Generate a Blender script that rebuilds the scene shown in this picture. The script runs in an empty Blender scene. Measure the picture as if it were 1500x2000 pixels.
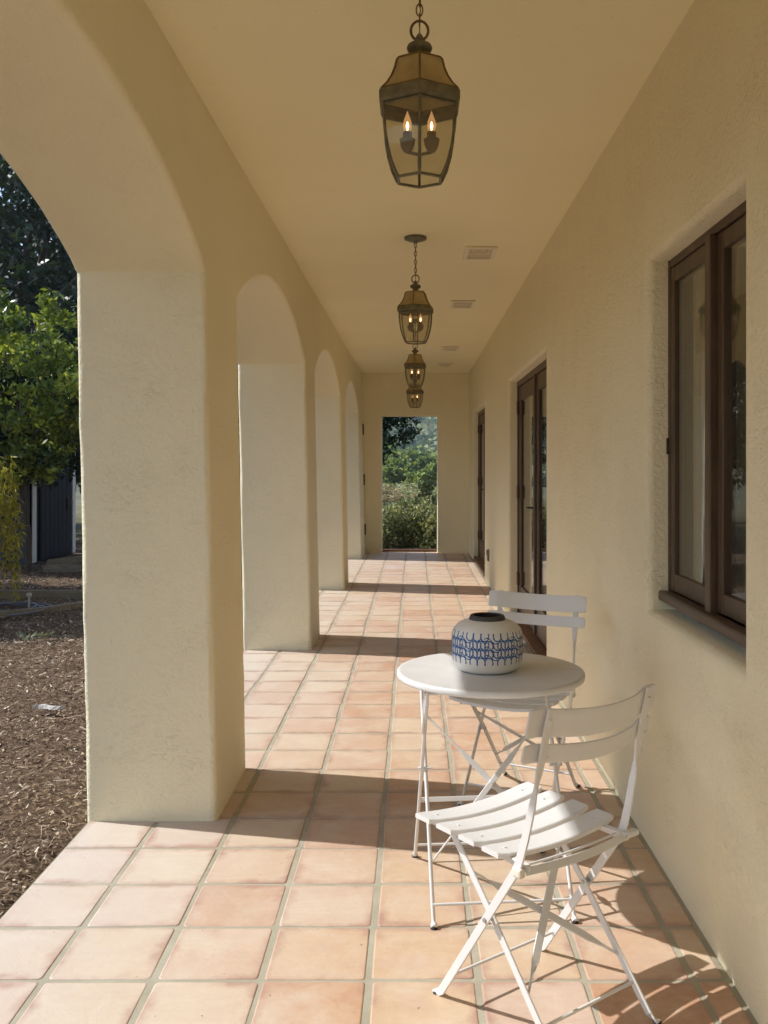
import bpy, bmesh, math, random
import numpy as np
from mathutils import Vector, Matrix, geometry, noise as mnoise

R = math.radians
S = bpy.context.scene
COL = S.collection
random.seed(7)

# ------------------------------------------------------------------ camera
H_EYE = 1.385
FPX = 1820.0                      # focal length in pixels of the 1500x2000 frame
VPX, VPY = 809.0, 906.0
cam_d = bpy.data.cameras.new("camera")
cam = bpy.data.objects.new("camera", cam_d)
COL.objects.link(cam)
cam.location = (0, 0, H_EYE)
cam.rotation_euler = (R(90), 0, 0)
cam_d.sensor_fit = 'VERTICAL'
cam_d.sensor_height = 36.0
cam_d.sensor_width = 27.0
cam_d.lens = FPX / 2000.0 * 36.0
cam_d.shift_x = -(VPX - 750.0) / 2000.0
cam_d.shift_y = -(1000.0 - VPY) / 2000.0
cam_d.clip_start = 0.05
cam_d.clip_end = 6000.0
S.camera = cam

# ------------------------------------------------------------------ sky, sun, exposure
SUN_EL = R(44.4)
SUN_TRAVEL = Vector((0.978 * math.cos(SUN_EL), -0.208 * math.cos(SUN_EL), -math.sin(SUN_EL)))
world = bpy.data.worlds.new("World")
S.world = world
world.use_nodes = True
wn = world.node_tree.nodes
wl = world.node_tree.links
wn.clear()
w_out = wn.new('ShaderNodeOutputWorld')
w_bg = wn.new('ShaderNodeBackground')
w_sky = wn.new('ShaderNodeTexSky')
w_sky.sky_type = 'NISHITA'
w_sky.sun_disc = False
w_sky.sun_elevation = SUN_EL
w_sky.sun_rotation = math.atan2(-SUN_TRAVEL.x, -SUN_TRAVEL.y)
w_sky.air_density = 1.0
w_sky.dust_density = 1.0
w_bg.inputs['Strength'].default_value = 0.15
wl.new(w_sky.outputs[0], w_bg.inputs['Color'])
wl.new(w_bg.outputs[0], w_out.inputs['Surface'])

sun_d = bpy.data.lights.new("sun", 'SUN')
sun_d.energy = 3.6
sun_d.angle = R(0.53)
sun_d.color = (1.0, 0.98, 0.945)
sun = bpy.data.objects.new("sun", sun_d)
COL.objects.link(sun)
sun.rotation_euler = SUN_TRAVEL.to_track_quat('-Z', 'Y').to_euler()
sun.location = (-20, 6, 20)

S.view_settings.view_transform = 'Standard'
S.view_settings.look = 'None'
S.view_settings.gamma = 1.0
S.view_settings.use_curve_mapping = False
S.view_settings.exposure = 0.68
S.render.engine = 'CYCLES'
S.cycles.max_bounces = 10
S.cycles.diffuse_bounces = 6
S.cycles.glossy_bounces = 4
S.cycles.transmission_bounces = 6
S.cycles.transparent_max_bounces = 12
S.cycles.sample_clamp_indirect = 6.0
S.cycles.caustics_reflective = False
S.cycles.caustics_refractive = False
S.cycles.use_denoising = True

# ------------------------------------------------------------------ helpers
def tag(o, label=None, cat=None, group=None, kind=None):
    if label: o["label"] = label
    if cat: o["category"] = cat
    if group: o["group"] = group
    if kind: o["kind"] = kind
    return o

def empty(name, loc=(0, 0, 0), rz=0.0):
    o = bpy.data.objects.new(name, None)
    COL.objects.link(o)
    o.location = loc
    o.rotation_euler = (0, 0, rz)
    o.empty_display_size = 0.1
    return o

def copy_tree(o, parent=None):
    c = o.copy()
    COL.objects.link(c)
    if parent is not None:
        c.parent = parent
    for ch in list(o.children):
        copy_tree(ch, c)
    return c

class MB:
    """collects geometry, links it as ONE mesh object"""
    def __init__(self):
        self.v, self.f, self.m, self.s = [], [], [], []
    def add(self, verts, faces, mat=0, smooth=False):
        b = len(self.v)
        self.v.extend([tuple(p) for p in verts])
        for f in faces:
            self.f.append(tuple(b + i for i in f))
            self.m.append(mat)
            self.s.append(smooth)
    def box(self, x0, x1, y0, y1, z0, z1, mat=0, bev=0.0):
        if bev <= 0:
            v = [(x, y, z) for x in (x0, x1) for y in (y0, y1) for z in (z0, z1)]
            f = [(0, 1, 3, 2), (4, 6, 7, 5), (0, 4, 5, 1), (2, 3, 7, 6), (0, 2, 6, 4), (1, 5, 7, 3)]
            self.add(v, f, mat)
            return
        bm = bmesh.new()
        bmesh.ops.create_cube(bm, size=1.0)
        for q in bm.verts:
            q.co = Vector(((x0 + x1) / 2 + q.co.x * (x1 - x0), (y0 + y1) / 2 + q.co.y * (y1 - y0), (z0 + z1) / 2 + q.co.z * (z1 - z0)))
        bmesh.ops.bevel(bm, geom=list(bm.edges), offset=bev, segments=2, profile=0.5, affect='EDGES')
        bm.verts.index_update()
        self.add([q.co[:] for q in bm.verts], [[q.index for q in f.verts] for f in bm.faces], mat)
        bm.free()
    def lathe(self, prof, n=32, cx=0, cy=0, cz=0, mat=0, smooth=True, rot=0.0, cap=True):
        v, f = [], []
        for (r, z) in prof:
            for k in range(n):
                a = rot + 2 * math.pi * k / n
                v.append((cx + r * math.cos(a), cy + r * math.sin(a), cz + z))
        for i in range(len(prof) - 1):
            for k in range(n):
                k2 = (k + 1) % n
                f.append((i * n + k, i * n + k2, (i + 1) * n + k2, (i + 1) * n + k))
        self.add(v, f, mat, smooth)
        if cap:
            self.add(v[:n], [tuple(range(n))[::-1]], mat)
            self.add(v[-n:], [tuple(range(n))], mat)
    def tube(self, pts, r, n=8, mat=0, closed=False, cap=True):
        pts = [Vector(p) for p in pts]
        N = len(pts)
        rr = r if hasattr(r, '__len__') else [r] * N
        v, f = [], []
        prev = None
        for i, p in enumerate(pts):
            if closed:
                d = pts[(i + 1) % N] - pts[i - 1]
            else:
                d = pts[min(i + 1, N - 1)] - pts[max(i - 1, 0)]
            d.normalize()
            if prev is None:
                a = Vector((0, 0, 1)) if abs(d.z) < 0.9 else Vector((1, 0, 0))
                u = d.cross(a).normalized()
            else:
                u = (prev - d * prev.dot(d)).normalized()
            prev = u
            w = d.cross(u)
            for k in range(n):
                t = 2 * math.pi * k / n
                v.append(p + u * (rr[i] * math.cos(t)) + w * (rr[i] * math.sin(t)))
        M = N if closed else N - 1
        for i in range(M):
            j = (i + 1) % N
            for k in range(n):
                k2 = (k + 1) % n
                f.append((i * n + k, i * n + k2, j * n + k2, j * n + k))
        self.add(v, f, mat, True)
        if cap and not closed:
            self.add(v[:n], [tuple(range(n))[::-1]], mat)
            self.add(v[-n:], [tuple(range(n))], mat)
    def bar(self, pts, wdirs, w, t, mat=0):
        """flat bar: width w along wdirs[i], thickness t across it"""
        pts = [Vector(p) for p in pts]
        N = len(pts)
        ws = w if hasattr(w, '__len__') else [w] * N
        v, f = [], []
        for i, p in enumerate(pts):
            d = (pts[min(i + 1, N - 1)] - pts[max(i - 1, 0)]).normalized()
            wd = Vector(wdirs[i] if isinstance(wdirs, list) else wdirs)
            wd = (wd - d * wd.dot(d)).normalized()
            td = d.cross(wd)
            a, b, c = ws[i] / 2, t / 2, min(t * 0.3, 0.0015)
            for (s, q) in ((-a, -b + c), (-a + c, -b), (a - c, -b), (a, -b + c), (a, b - c), (a - c, b), (-a + c, b), (-a, b - c)):
                v.append(p + wd * s + td * q)
        for i in range(N - 1):
            for k in range(8):
                k2 = (k + 1) % 8
                f.append((i * 8 + k, (i + 1) * 8 + k, (i + 1) * 8 + k2, i * 8 + k2))
        self.add(v, f, mat)
        self.add(v[:8], [tuple(range(8))], mat)
        self.add(v[-8:], [tuple(range(8))[::-1]], mat)
    def build(self, name, mats, parent=None, sharp=None):
        me = bpy.data.meshes.new(name)
        me.from_pydata(self.v, [], self.f)
        if not isinstance(mats, (list, tuple)):
            mats = [mats]
        for m in mats:
            me.materials.append(m)
        me.polygons.foreach_set('material_index', self.m)
        me.polygons.foreach_set('use_smooth', self.s)
        if sharp is not None:
            me.set_sharp_from_angle(angle=R(sharp))
        me.update()
        o = bpy.data.objects.new(name, me)
        COL.objects.link(o)
        if parent is not None:
            o.parent = parent
        return o

def quads_obj(name, V, mat, parent=None, tint=None, smooth=False):
    """V: (n,4,3) array of quads -> one mesh, fast; tint: one value per quad"""
    n = len(V)
    me = bpy.data.meshes.new(name)
    me.vertices.add(n * 4)
    me.vertices.foreach_set('co', V.reshape(-1).astype(np.float32))
    me.loops.add(n * 4)
    me.loops.foreach_set('vertex_index', np.arange(n * 4, dtype=np.int32))
    me.polygons.add(n)
    me.polygons.foreach_set('loop_start', np.arange(0, n * 4, 4, dtype=np.int32))
    if tint is not None:
        at = me.attributes.new('tint', 'FLOAT', 'POINT')
        at.data.foreach_set('value', np.repeat(tint, 4).astype(np.float32))
    me.materials.append(mat)
    me.update(calc_edges=True)
    o = bpy.data.objects.new(name, me)
    COL.objects.link(o)
    if parent is not None:
        o.parent = parent
    return o

# ------------------------------------------------------------------ materials
def new_mat(name):
    m = bpy.data.materials.new(name)
    m.use_nodes = True
    nt = m.node_tree
    nt.nodes.clear()
    out = nt.nodes.new('ShaderNodeOutputMaterial')
    return m, nt, out

def nd(nt, typ, **kw):
    n = nt.nodes.new(typ)
    for k, v in kw.items():
        if k in n.inputs:
            n.inputs[k].default_value = v
        else:
            setattr(n, k, v)
    return n

def ramp(nt, fac, stops, interp='LINEAR'):
    r = nt.nodes.new('ShaderNodeValToRGB')
    r.color_ramp.interpolation = interp
    e = r.color_ramp.elements
    while len(e) < len(stops):
        e.new(0.5)
    for i, (p, c) in enumerate(stops):
        e[i].position = p
        e[i].color = (c[0], c[1], c[2], 1) if hasattr(c, '__len__') else (c, c, c, 1)
    nt.links.new(fac, r.inputs['Fac'])
    return r.outputs['Color']

def mixc(nt, fac, a, b, blend='MIX'):
    m = nt.nodes.new('ShaderNodeMix')
    m.data_type = 'RGBA'
    m.blend_type = blend
    for s, val in ((m.inputs[0], fac), (m.inputs[6], a), (m.inputs[7], b)):
        if hasattr(val, 'is_linked') or isinstance(val, bpy.types.NodeSocket):
            nt.links.new(val, s)
        elif hasattr(val, '__len__'):
            s.default_value = (val[0], val[1], val[2], 1)
        else:
            s.default_value = val
    return m.outputs[2]

def mathn(nt, op, a, b=None):
    m = nt.nodes.new('ShaderNodeMath')
    m.operation = op
    for i, val in enumerate((a, b)):
        if val is None:
            continue
        if isinstance(val, bpy.types.NodeSocket):
            nt.links.new(val, m.inputs[i])
        else:
            m.inputs[i].default_value = val
    return m.outputs[0]

def pos(nt):
    return nt.nodes.new('ShaderNodeNewGeometry').outputs['Position']

def objco(nt):
    return nt.nodes.new('ShaderNodeTexCoord').outputs['Object']

def noise(nt, co, scale, detail=4.0, rough=0.55, dist=0.0):
    n = nt.nodes.new('ShaderNodeTexNoise')
    n.inputs['Scale'].default_value = scale
    n.inputs['Detail'].default_value = detail
    n.inputs['Roughness'].default_value = rough
    n.inputs['Distortion'].default_value = dist
    nt.links.new(co, n.inputs['Vector'])
    return n.outputs['Fac']

def bump(nt, height, strength, dist, normal=None):
    b = nt.nodes.new('ShaderNodeBump')
    b.inputs['Strength'].default_value = strength
    b.inputs['Distance'].default_value = dist
    nt.links.new(height, b.inputs['Height'])
    if normal is not None:
        nt.links.new(normal, b.inputs['Normal'])
    return b.outputs['Normal']

def pbsdf(nt, out, color=None, rough=0.6, spec=0.5, metal=0.0, normal=None):
    p = nt.nodes.new('ShaderNodeBsdfPrincipled')
    if isinstance(color, bpy.types.NodeSocket):
        nt.links.new(color, p.inputs['Base Color'])
    else:
        p.inputs['Base Color'].default_value = (color[0], color[1], color[2], 1)
    if isinstance(rough, bpy.types.NodeSocket):
        nt.links.new(rough, p.inputs['Roughness'])
    else:
        p.inputs['Roughness'].default_value = rough
    p.inputs['Specular IOR Level'].default_value = spec
    p.inputs['Metallic'].default_value = metal
    if normal is not None:
        nt.links.new(normal, p.inputs['Normal'])
    nt.links.new(p.outputs[0], out.inputs['Surface'])
    return p

def stucco(name, base, rough_amt=1.0, smooth=False):
    m, nt, out = new_mat(name)
    co = pos(nt)
    big = noise(nt, co, 1.3, 3)
    mid = noise(nt, co, 9.0, 6, 0.6, 0.6)
    fine = noise(nt, co, 60.0, 5, 0.65)
    # trowel skips: thin ridges where a distorted noise crosses its middle value
    mpp = nt.nodes.new('ShaderNodeMapping')
    mpp.inputs['Scale'].default_value = (1.0, 1.0, 1.9)
    mpp.inputs['Rotation'].default_value = (0.25, 0.2, 0.0)
    nt.links.new(co, mpp.inputs['Vector'])
    tro = noise(nt, mpp.outputs[0], 34.0, 3, 0.6, 0.6)
    line = ramp(nt, tro, [(0.52, 0), (0.60, 1), (0.66, 0.3), (0.78, 0)])
    gate = ramp(nt, noise(nt, co, 5.0, 4, 0.7), [(0.44, 0.12), (0.68, 1)])
    skip = mathn(nt, 'MULTIPLY', line, gate)
    b1 = tuple(c * 0.95 for c in base)
    b2 = tuple(min(1, c * 1.05) for c in base)
    col = mixc(nt, big, b1, b2)
    speck = ramp(nt, noise(nt, co, 38.0, 2), [(0.70, 0), (0.76, 1)])
    speck = mathn(nt, 'MULTIPLY', speck, 0.22)
    col = mixc(nt, speck, col, (base[0] * 0.55, base[1] * 0.5, base[2] * 0.42))
    h = mathn(nt, 'MULTIPLY', mid, 0.5)
    if not smooth:
        h = mathn(nt, 'ADD', h, mathn(nt, 'MULTIPLY', skip, 0.36))
    h = mathn(nt, 'ADD', h, mathn(nt, 'MULTIPLY', fine, 0.85))
    n1 = bump(nt, h, 0.70 * rough_amt, 0.010)
    n2 = bump(nt, big, 0.35 * rough_amt, 0.05, n1)
    pbsdf(nt, out, col, 0.88, 0.25, normal=n2)
    return m

CREAM = (0.86, 0.79, 0.575)
M_WALL = stucco("cream stucco", CREAM)
M_CEIL = stucco("cream ceiling plaster", (0.87, 0.795, 0.54), 0.30)

def paint(name, color, rough=0.45, bumpy=0.0, spec=0.5, var=0.06, scale=14.0):
    m, nt, out = new_mat(name)
    co = objco(nt)
    n = noise(nt, co, scale, 4)
    col = mixc(nt, n, tuple(c * (1 - var) for c in color), tuple(min(1, c * (1 + var)) for c in color))
    nm = bump(nt, noise(nt, co, scale * 6, 3), bumpy, 0.002) if bumpy > 0 else None
    r = ramp(nt, noise(nt, co, scale * 1.7, 3), [(0.3, max(0.05, rough - 0.1)), (0.7, min(1, rough + 0.1))])
    pbsdf(nt, out, col, r, spec, normal=nm)
    return m

def wood(name, dark, light, axis='Z', rough=0.45):
    m, nt, out = new_mat(name)
    co = objco(nt)
    mp = nt.nodes.new('ShaderNodeMapping')
    sc = {'X': (3, 40, 40), 'Y': (40, 3, 40), 'Z': (40, 40, 3)}[axis]
    mp.inputs['Scale'].default_value = sc
    nt.links.new(co, mp.inputs['Vector'])
    g = noise(nt, mp.outputs[0], 1.0, 6, 0.6, 0.8)
    col = ramp(nt, g, [(0.3, dark), (0.7, light)])
    nm = bump(nt, g, 0.25, 0.003)
    pbsdf(nt, out, col, rough, 0.45, normal=nm)
    return m

def metal_mat(name, c1, c2, rough=0.5, metal=0.6, scale=30.0):
    m, nt, out = new_mat(name)
    co = objco(nt)
    n = noise(nt, co, scale, 5, 0.65)
    col = ramp(nt, n, [(0.35, c1), (0.65, c2)])
    r = ramp(nt, noise(nt, co, scale * 2, 3), [(0.3, rough - 0.12), (0.7, rough + 0.12)])
    pbsdf(nt, out, col, r, 0.5, metal, bump(nt, n, 0.15, 0.002))
    return m

def glass_mat(name, tint=(1, 1, 1), rough=0.0, refl=1.0, dirt=0.0):
    m, nt, out = new_mat(name)
    tr = nt.nodes.new('ShaderNodeBsdfTransparent')
    tr.inputs['Color'].default_value = (*tint, 1)
    gl = nt.nodes.new('ShaderNodeBsdfGlossy')
    gl.inputs['Roughness'].default_value = rough
    lw = nt.nodes.new('ShaderNodeLayerWeight')
    lw.inputs['Blend'].default_value = 0.5
    fac = mathn(nt, 'ADD', mathn(nt, 'MULTIPLY', mathn(nt, 'POWER', lw.outputs['Facing'], 5.0), 0.96), 0.04)
    fac = mathn(nt, 'MULTIPLY', fac, refl)
    mx = nt.nodes.new('ShaderNodeMixShader')
    nt.links.new(fac, mx.inputs[0])
    nt.links.new(tr.outputs[0], mx.inputs[1])
    nt.links.new(gl.outputs[0], mx.inputs[2])
    res = mx.outputs[0]
    if dirt > 0:
        df = nt.nodes.new('ShaderNodeBsdfDiffuse')
        df.inputs['Color'].default_value = (0.55, 0.47, 0.33, 1)
        m2 = nt.nodes.new('ShaderNodeMixShader')
        d = mathn(nt, 'MULTIPLY', noise(nt, objco(nt), 9.0, 4), dirt * 2)
        nt.links.new(d, m2.inputs[0])
        nt.links.new(res, m2.inputs[1])
        nt.links.new(df.outputs[0], m2.inputs[2])
        res = m2.outputs[0]
    nt.links.new(res, out.inputs['Surface'])
    return m

def emit_mat(name, color, strength):
    m, nt, out = new_mat(name)
    e = nt.nodes.new('ShaderNodeEmission')
    e.inputs['Color'].default_value = (*color, 1)
    e.inputs['Strength'].default_value = strength
    nt.links.new(e.outputs[0], out.inputs['Surface'])
    return m

def leaf_mat(name, c_dark, c_mid, c_light, trans=0.35, gloss=0.4):
    m, nt, out = new_mat(name)
    at = nt.nodes.new('ShaderNodeAttribute')
    at.attribute_name = 'tint'
    col = ramp(nt, at.outputs['Fac'], [(0.0, c_dark), (0.55, c_mid), (1.0, c_light)])
    p = nt.nodes.new('ShaderNodeBsdfPrincipled')
    nt.links.new(col, p.inputs['Base Color'])
    p.inputs['Roughness'].default_value = gloss
    p.inputs['Specular IOR Level'].default_value = 0.4
    t = nt.nodes.new('ShaderNodeBsdfTranslucent')
    tc = mixc(nt, 0.5, col, (0.5, 0.6, 0.08), 'MULTIPLY')
    tc2 = mixc(nt, 1.0, tc, (1.8, 1.6, 1.6), 'MULTIPLY')
    nt.links.new(tc2, t.inputs['Color'])
    mx = nt.nodes.new('ShaderNodeMixShader')
    mx.inputs[0].default_value = trans
    nt.links.new(p.outputs[0], mx.inputs[1])
    nt.links.new(t.outputs[0], mx.inputs[2])
    nt.links.new(mx.outputs[0], out.inputs['Surface'])
    return m

def tint_mat(name, stops, rough=0.8, spec=0.3):
    m, nt, out = new_mat(name)
    at = nt.nodes.new('ShaderNodeAttribute')
    at.attribute_name = 'tint'
    col = ramp(nt, at.outputs['Fac'], stops)
    pbsdf(nt, out, col, rough, spec)
    return m

def white_metal():
    m, nt, out = new_mat("white powder coat")
    co = objco(nt)
    col = mixc(nt, noise(nt, co, 6.0, 4), (0.70, 0.70, 0.695), (0.735, 0.735, 0.73))
    scuff = ramp(nt, noise(nt, co, 32.0, 5, 0.7, 1.5), [(0.66, 0), (0.74, 1)])
    col = mixc(nt, mathn(nt, 'MULTIPLY', scuff, 0.35), col, (0.52, 0.50, 0.46))
    chip = ramp(nt, noise(nt, co, 95.0, 2), [(0.785, 0), (0.80, 1)])
    col = mixc(nt, mathn(nt, 'MULTIPLY', chip, 0.7), col, (0.23, 0.17, 0.12))
    r = ramp(nt, noise(nt, co, 18.0, 4), [(0.3, 0.28), (0.7, 0.46)])
    pbsdf(nt, out, col, r, 0.5, normal=bump(nt, noise(nt, co, 160.0, 3), 0.08, 0.001))
    return m
M_WHITE = white_metal()
M_BLACKPAD = paint("black rubber", (0.02, 0.02, 0.02), 0.7)
M_STEEL = metal_mat("zinc bolt", (0.35, 0.35, 0.34), (0.5, 0.5, 0.48), 0.4, 0.9)
M_BROWN = wood("brown stained wood", (0.062, 0.038, 0.024), (0.118, 0.076, 0.048), 'Z', 0.42)
M_BROWNH = wood("brown stained wood lengthwise", (0.062, 0.038, 0.024), (0.118, 0.076, 0.048), 'Y', 0.42)
M_REDWOOD = wood("worn red brown threshold wood", (0.14, 0.062, 0.028), (0.24, 0.115, 0.05), 'Y', 0.5)
M_EAVE = wood("brown eave boards", (0.10, 0.06, 0.035), (0.17, 0.105, 0.06), 'Y', 0.6)
M_HINGE = metal_mat("red brown hinge", (0.07, 0.03, 0.018), (0.11, 0.05, 0.03), 0.5, 0.4)
M_IRON = metal_mat("dark iron", (0.02, 0.017, 0.014), (0.045, 0.035, 0.028), 0.45, 0.7)
M_GLASS = glass_mat("window glass", (0.94, 0.95, 0.94), 0.0, 1.15)
def curtain_mat():
    m, nt, out = new_mat("pale curtain cloth")
    p = nt.nodes.new('ShaderNodeBsdfDiffuse')
    p.inputs['Color'].default_value = (0.78, 0.72, 0.58, 1)
    t = nt.nodes.new('ShaderNodeBsdfTranslucent')
    t.inputs['Color'].default_value = (0.80, 0.73, 0.58, 1)
    mx = nt.nodes.new('ShaderNodeMixShader')
    mx.inputs[0].default_value = 0.4
    nt.links.new(p.outputs[0], mx.inputs[1])
    nt.links.new(t.outputs[0], mx.inputs[2])
    nt.links.new(mx.outputs[0], out.inputs['Surface'])
    return m
M_CURTAIN = curtain_mat()
M_ROOM = paint("room plaster", (0.68, 0.62, 0.50), 0.9, 0.0, 0.1)

# ------------------------------------------------------------------ arcade (left): pillars and arches
LEAN = 0.020
XI, XO = -0.765, -1.272
ZSPR, RISE, ZC = 2.13, 0.31, 2.795
RAD = 0.026
PIL = [(-3.03 + 3.32 * k, -3.03 + 3.32 * k + 0.64) for k in range(5)] + [(13.57, 14.49)]
Y0, Y1 = PIL[0][0], 14.49

def lean(p):
    return (p[0] - LEAN * p[2], p[1], p[2])

def wob(s, seed):
    return 0.0022 * (math.sin(s * 7.3 + seed) + 0.6 * math.sin(s * 17.9 + seed * 2.3) + 0.4 * math.sin(s * 41.0 + seed * 1.7))

arcade = empty("arcade", (0, 0, 0))
tag(arcade, "cream stucco arcade of thick square pillars and low arches open to the garden", "arcade")

# stations across the thickness: (x, how far the opening widens there)
ST = []
for a in range(0, 91, 15):
    ST.append((XI - RAD * (1 - math.cos(R(a))), RAD * (1 - math.sin(R(a)))))
for a in range(90, -1, -15):
    ST.append((XO + RAD * (1 - math.cos(R(a))), RAD * (1 - math.sin(R(a)))))

def pillar(k, y0, y1):
    mb = MB()
    zs = [-0.10 + (ZSPR + 0.10) * i / 30 for i in range(31)]
    # rounded rectangle outline, walking round
    out = []
    r = RAD
    for (cx, cy, a0) in ((XI - r, y0 + r, -90), (XI - r, y1 - r, 0), (XO + r, y1 - r, 90), (XO + r, y0 + r, 180)):
        for a in range(0, 91, 15):
            t = R(a0 + a)
            out.append((cx + r * math.cos(t), cy + r * math.sin(t), math.cos(t), math.sin(t)))
    n = len(out)
    v, f = [], []
    for z in zs:
        for (x, y, nx, ny) in out:
            corner = abs(nx * ny) * 2          # only the rounded corners wander
            d = wob(z + k * 3.1, round(nx) * 2 + round(ny) * 5 + k) * corner
            v.append(lean((x + nx * d, y + ny * d, z)))
    per = 7
    for i in range(len(zs) - 1):
        for q in range(n):
            q2 = (q + 1) % n
            f.append((i * n + q, i * n + q2, (i + 1) * n + q2, (i + 1) * n + q))
    mb.v = v
    mb.f = f
    mb.m = [0] * len(f)
    mb.s = [(j % n) % per != per - 1 for j in range(len(f))]
    return mb.build("pillar", M_WALL, arcade)

for k, (a, b) in enumerate(PIL):
    pillar(k, a, b)

def arch_curve(ya, yb, n=44):
    c = (yb - ya) / 2
    ym = (ya + yb) / 2
    rad = (c * c + RISE * RISE) / (2 * RISE)
    zc = ZSPR + RISE - rad
    th = math.asin(c / rad)
    pts = []
    for i in range(n + 1):
        t = -th + 2 * th * i / n
        y, z = ym + rad * math.sin(t), zc + rad * math.cos(t)
        if i == 0:
            nrm = (-1.0, 0.0)
        elif i == n:
            nrm = (1.0, 0.0)
        else:
            nrm = (math.sin(t), math.cos(t))
        pts.append((y, z, nrm))
    return pts

mb = MB()
bays = [(PIL[k][1], PIL[k + 1][0]) for k in range(len(PIL) - 1)]
curves = [arch_curve(a, b) for a, b in bays]
for k, cv in enumerate(curves):
    v = []
    for (x, off) in ST:
        for i, (y, z, nm) in enumerate(cv):
            o = off + (wob(i * 0.11 + k * 2.0, 3.0 if x > -1 else 7.0) * (off / RAD) if 0 < i < len(cv) - 1 else 0)
            v.append(lean((x, y + nm[0] * o, z + nm[1] * o)))
    n = len(cv)
    f = []
    for s in range(len(ST) - 1):
        for i in range(n - 1):
            f.append((s * n + i, s * n + i + 1, (s + 1) * n + i + 1, (s + 1) * n + i))
    mb.add(v, f, 0, True)
for side, sx in ((0, XI), (1, XO)):
    loop = [(Y0, ZSPR)]
    for k, cv in enumerate(curves):
        for i, (y, z, nm) in enumerate(cv):
            o = RAD + (wob(i * 0.11 + k * 2.0, 3.0 if side == 0 else 7.0) if 0 < i < len(cv) - 1 else 0)
            loop.append((y + nm[0] * o, z + nm[1] * o))
    loop += [(Y1, ZSPR), (Y1, 2.97), (Y0, 2.97)]
    tris = geometry.tessellate_polygon([[Vector((a, b, 0)) for a, b in loop]])
    fl = [tuple(t) if side == 0 else tuple(t)[::-1] for t in tris]
    mb.add([lean((sx, a, b)) for a, b in loop], fl, 0, False)
mb.build("arch_wall", M_WALL, arcade)

# ------------------------------------------------------------------ house wall (right)
XR = 0.852
WIN = (2.42, 3.43, 0.85, 2.13)
DOORS = [(6.03, 8.47), (11.28, 13.64)]
house = empty("house_wall", (0, 0, 0))
tag(house, "long cream stucco house wall on the right with a recessed window and brown doors", "wall")

def holed_wall(mb, holes, rect, xface, depth, r, axis='X', sgn=1):
    """face with rounded openings; runs from xface into the wall by depth (sgn = direction)"""
    (u0, u1, w0, w1) = rect
    def P(x, u, w):
        return (x, u, w) if axis == 'X' else (u, x, w)
    loops = [[Vector((u0, w0, 0)), Vector((u1, w0, 0)), Vector((u1, w1, 0)), Vector((u0, w1, 0))]]
    for (a, b, c, d) in holes:
        loops.append([Vector((a - r, c - r, 0)), Vector((a - r, d + r, 0)), Vector((b + r, d + r, 0)), Vector((b + r, c - r, 0))])
    flat = [q for l in loops for q in l]
    tris = geometry.tessellate_polygon(loops)
    mb.add([P(xface, q.x, q.y) for q in flat], [tuple(t) for t in tris], 0, False)
    for (a, b, c, d) in holes:
        st = [(xface + sgn * r * (1 - math.cos(R(t))), r * (1 - math.sin(R(t)))) for t in range(0, 91, 15)]
        st.append((xface + sgn * depth, 0.0))
        v, f = [], []
        for (x, o) in st:
            for (u, w) in ((a - o, c - o), (b + o, c - o), (b + o, d + o), (a - o, d + o)):
                v.append(P(x, u, w))
        for s in range(len(st) - 1):
            for q in range(4):
                q2 = (q + 1) % 4
                f.append((s * 4 + q, s * 4 + q2, (s + 1) * 4 + q2, (s + 1) * 4 + q))
        base = len(mb.f)
        mb.add(v, f, 0, True)

mb = MB()
holed_wall(mb, [(WIN[0], WIN[1], WIN[2], WIN[3])] + [(a, b, -0.06, 2.13) for a, b in DOORS],
           (Y0, 14.52, -0.12, 2.97), XR, 0.30, 0.034)
wall = mb.build("wall", M_WALL, house, sharp=40)

# room behind the glass: plain plaster box so that the panes look into a real room
mb = MB()
x0, x1 = XR + 0.298, XR + 3.6
holed_wall(mb, [(-1.5, 0.5, 0.8, 2.1), (1.4, 4.4, 0.2, 2.5), (5.2, 9.2, 0.1, 2.5), (10.2, 14.0, 0.1, 2.5)], (Y0, 14.5, -0.1, 2.8), x1, 0.2, 0.01)  # unseen back wall openings, added so sky light brightens the room
mb.add([(XR + 0.30, Y0, 0.0), (x1, Y0, 0.0), (x1, 14.5, 0.0), (XR + 0.30, 14.5, 0.0)], [(0, 1, 2, 3)])
for yy in (Y0 + 0.01, 4.6, 9.8, 14.49):
    mb.add([(XR + 0.30, yy, 0), (x1, yy, 0), (x1, yy, 2.8), (XR + 0.30, yy, 2.8)], [(0, 1, 2, 3)])
mb.add([(XR + 0.30, Y0, 2.78), (x1, Y0, 2.78), (x1, 14.5, 2.78), (XR + 0.30, 14.5, 2.78)], [(0, 3, 2, 1)])
mb.build("interior_room", M_ROOM, house)

def rect_frame(mb, x0, x1, y0, y1, z0, z1, wy, wt, wb, bev=0.004):
    """rectangular frame in the wall plane; pieces butt end to end"""
    mb.box(x0, x1, y0, y0 + wy, z0, z1, 0, bev)
    mb.box(x0, x1, y1 - wy, y1, z0, z1, 0, bev)
    mb.box(x0 + 0.002, x1 - 0.002, y0 + wy - 0.001, y1 - wy + 0.001, z1 - wt, z1 - 0.001, 0, bev)
    mb.box(x0 + 0.002, x1 - 0.002, y0 + wy - 0.001, y1 - wy + 0.001, z0 + 0.001, z0 + wb, 0, bev)

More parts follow.
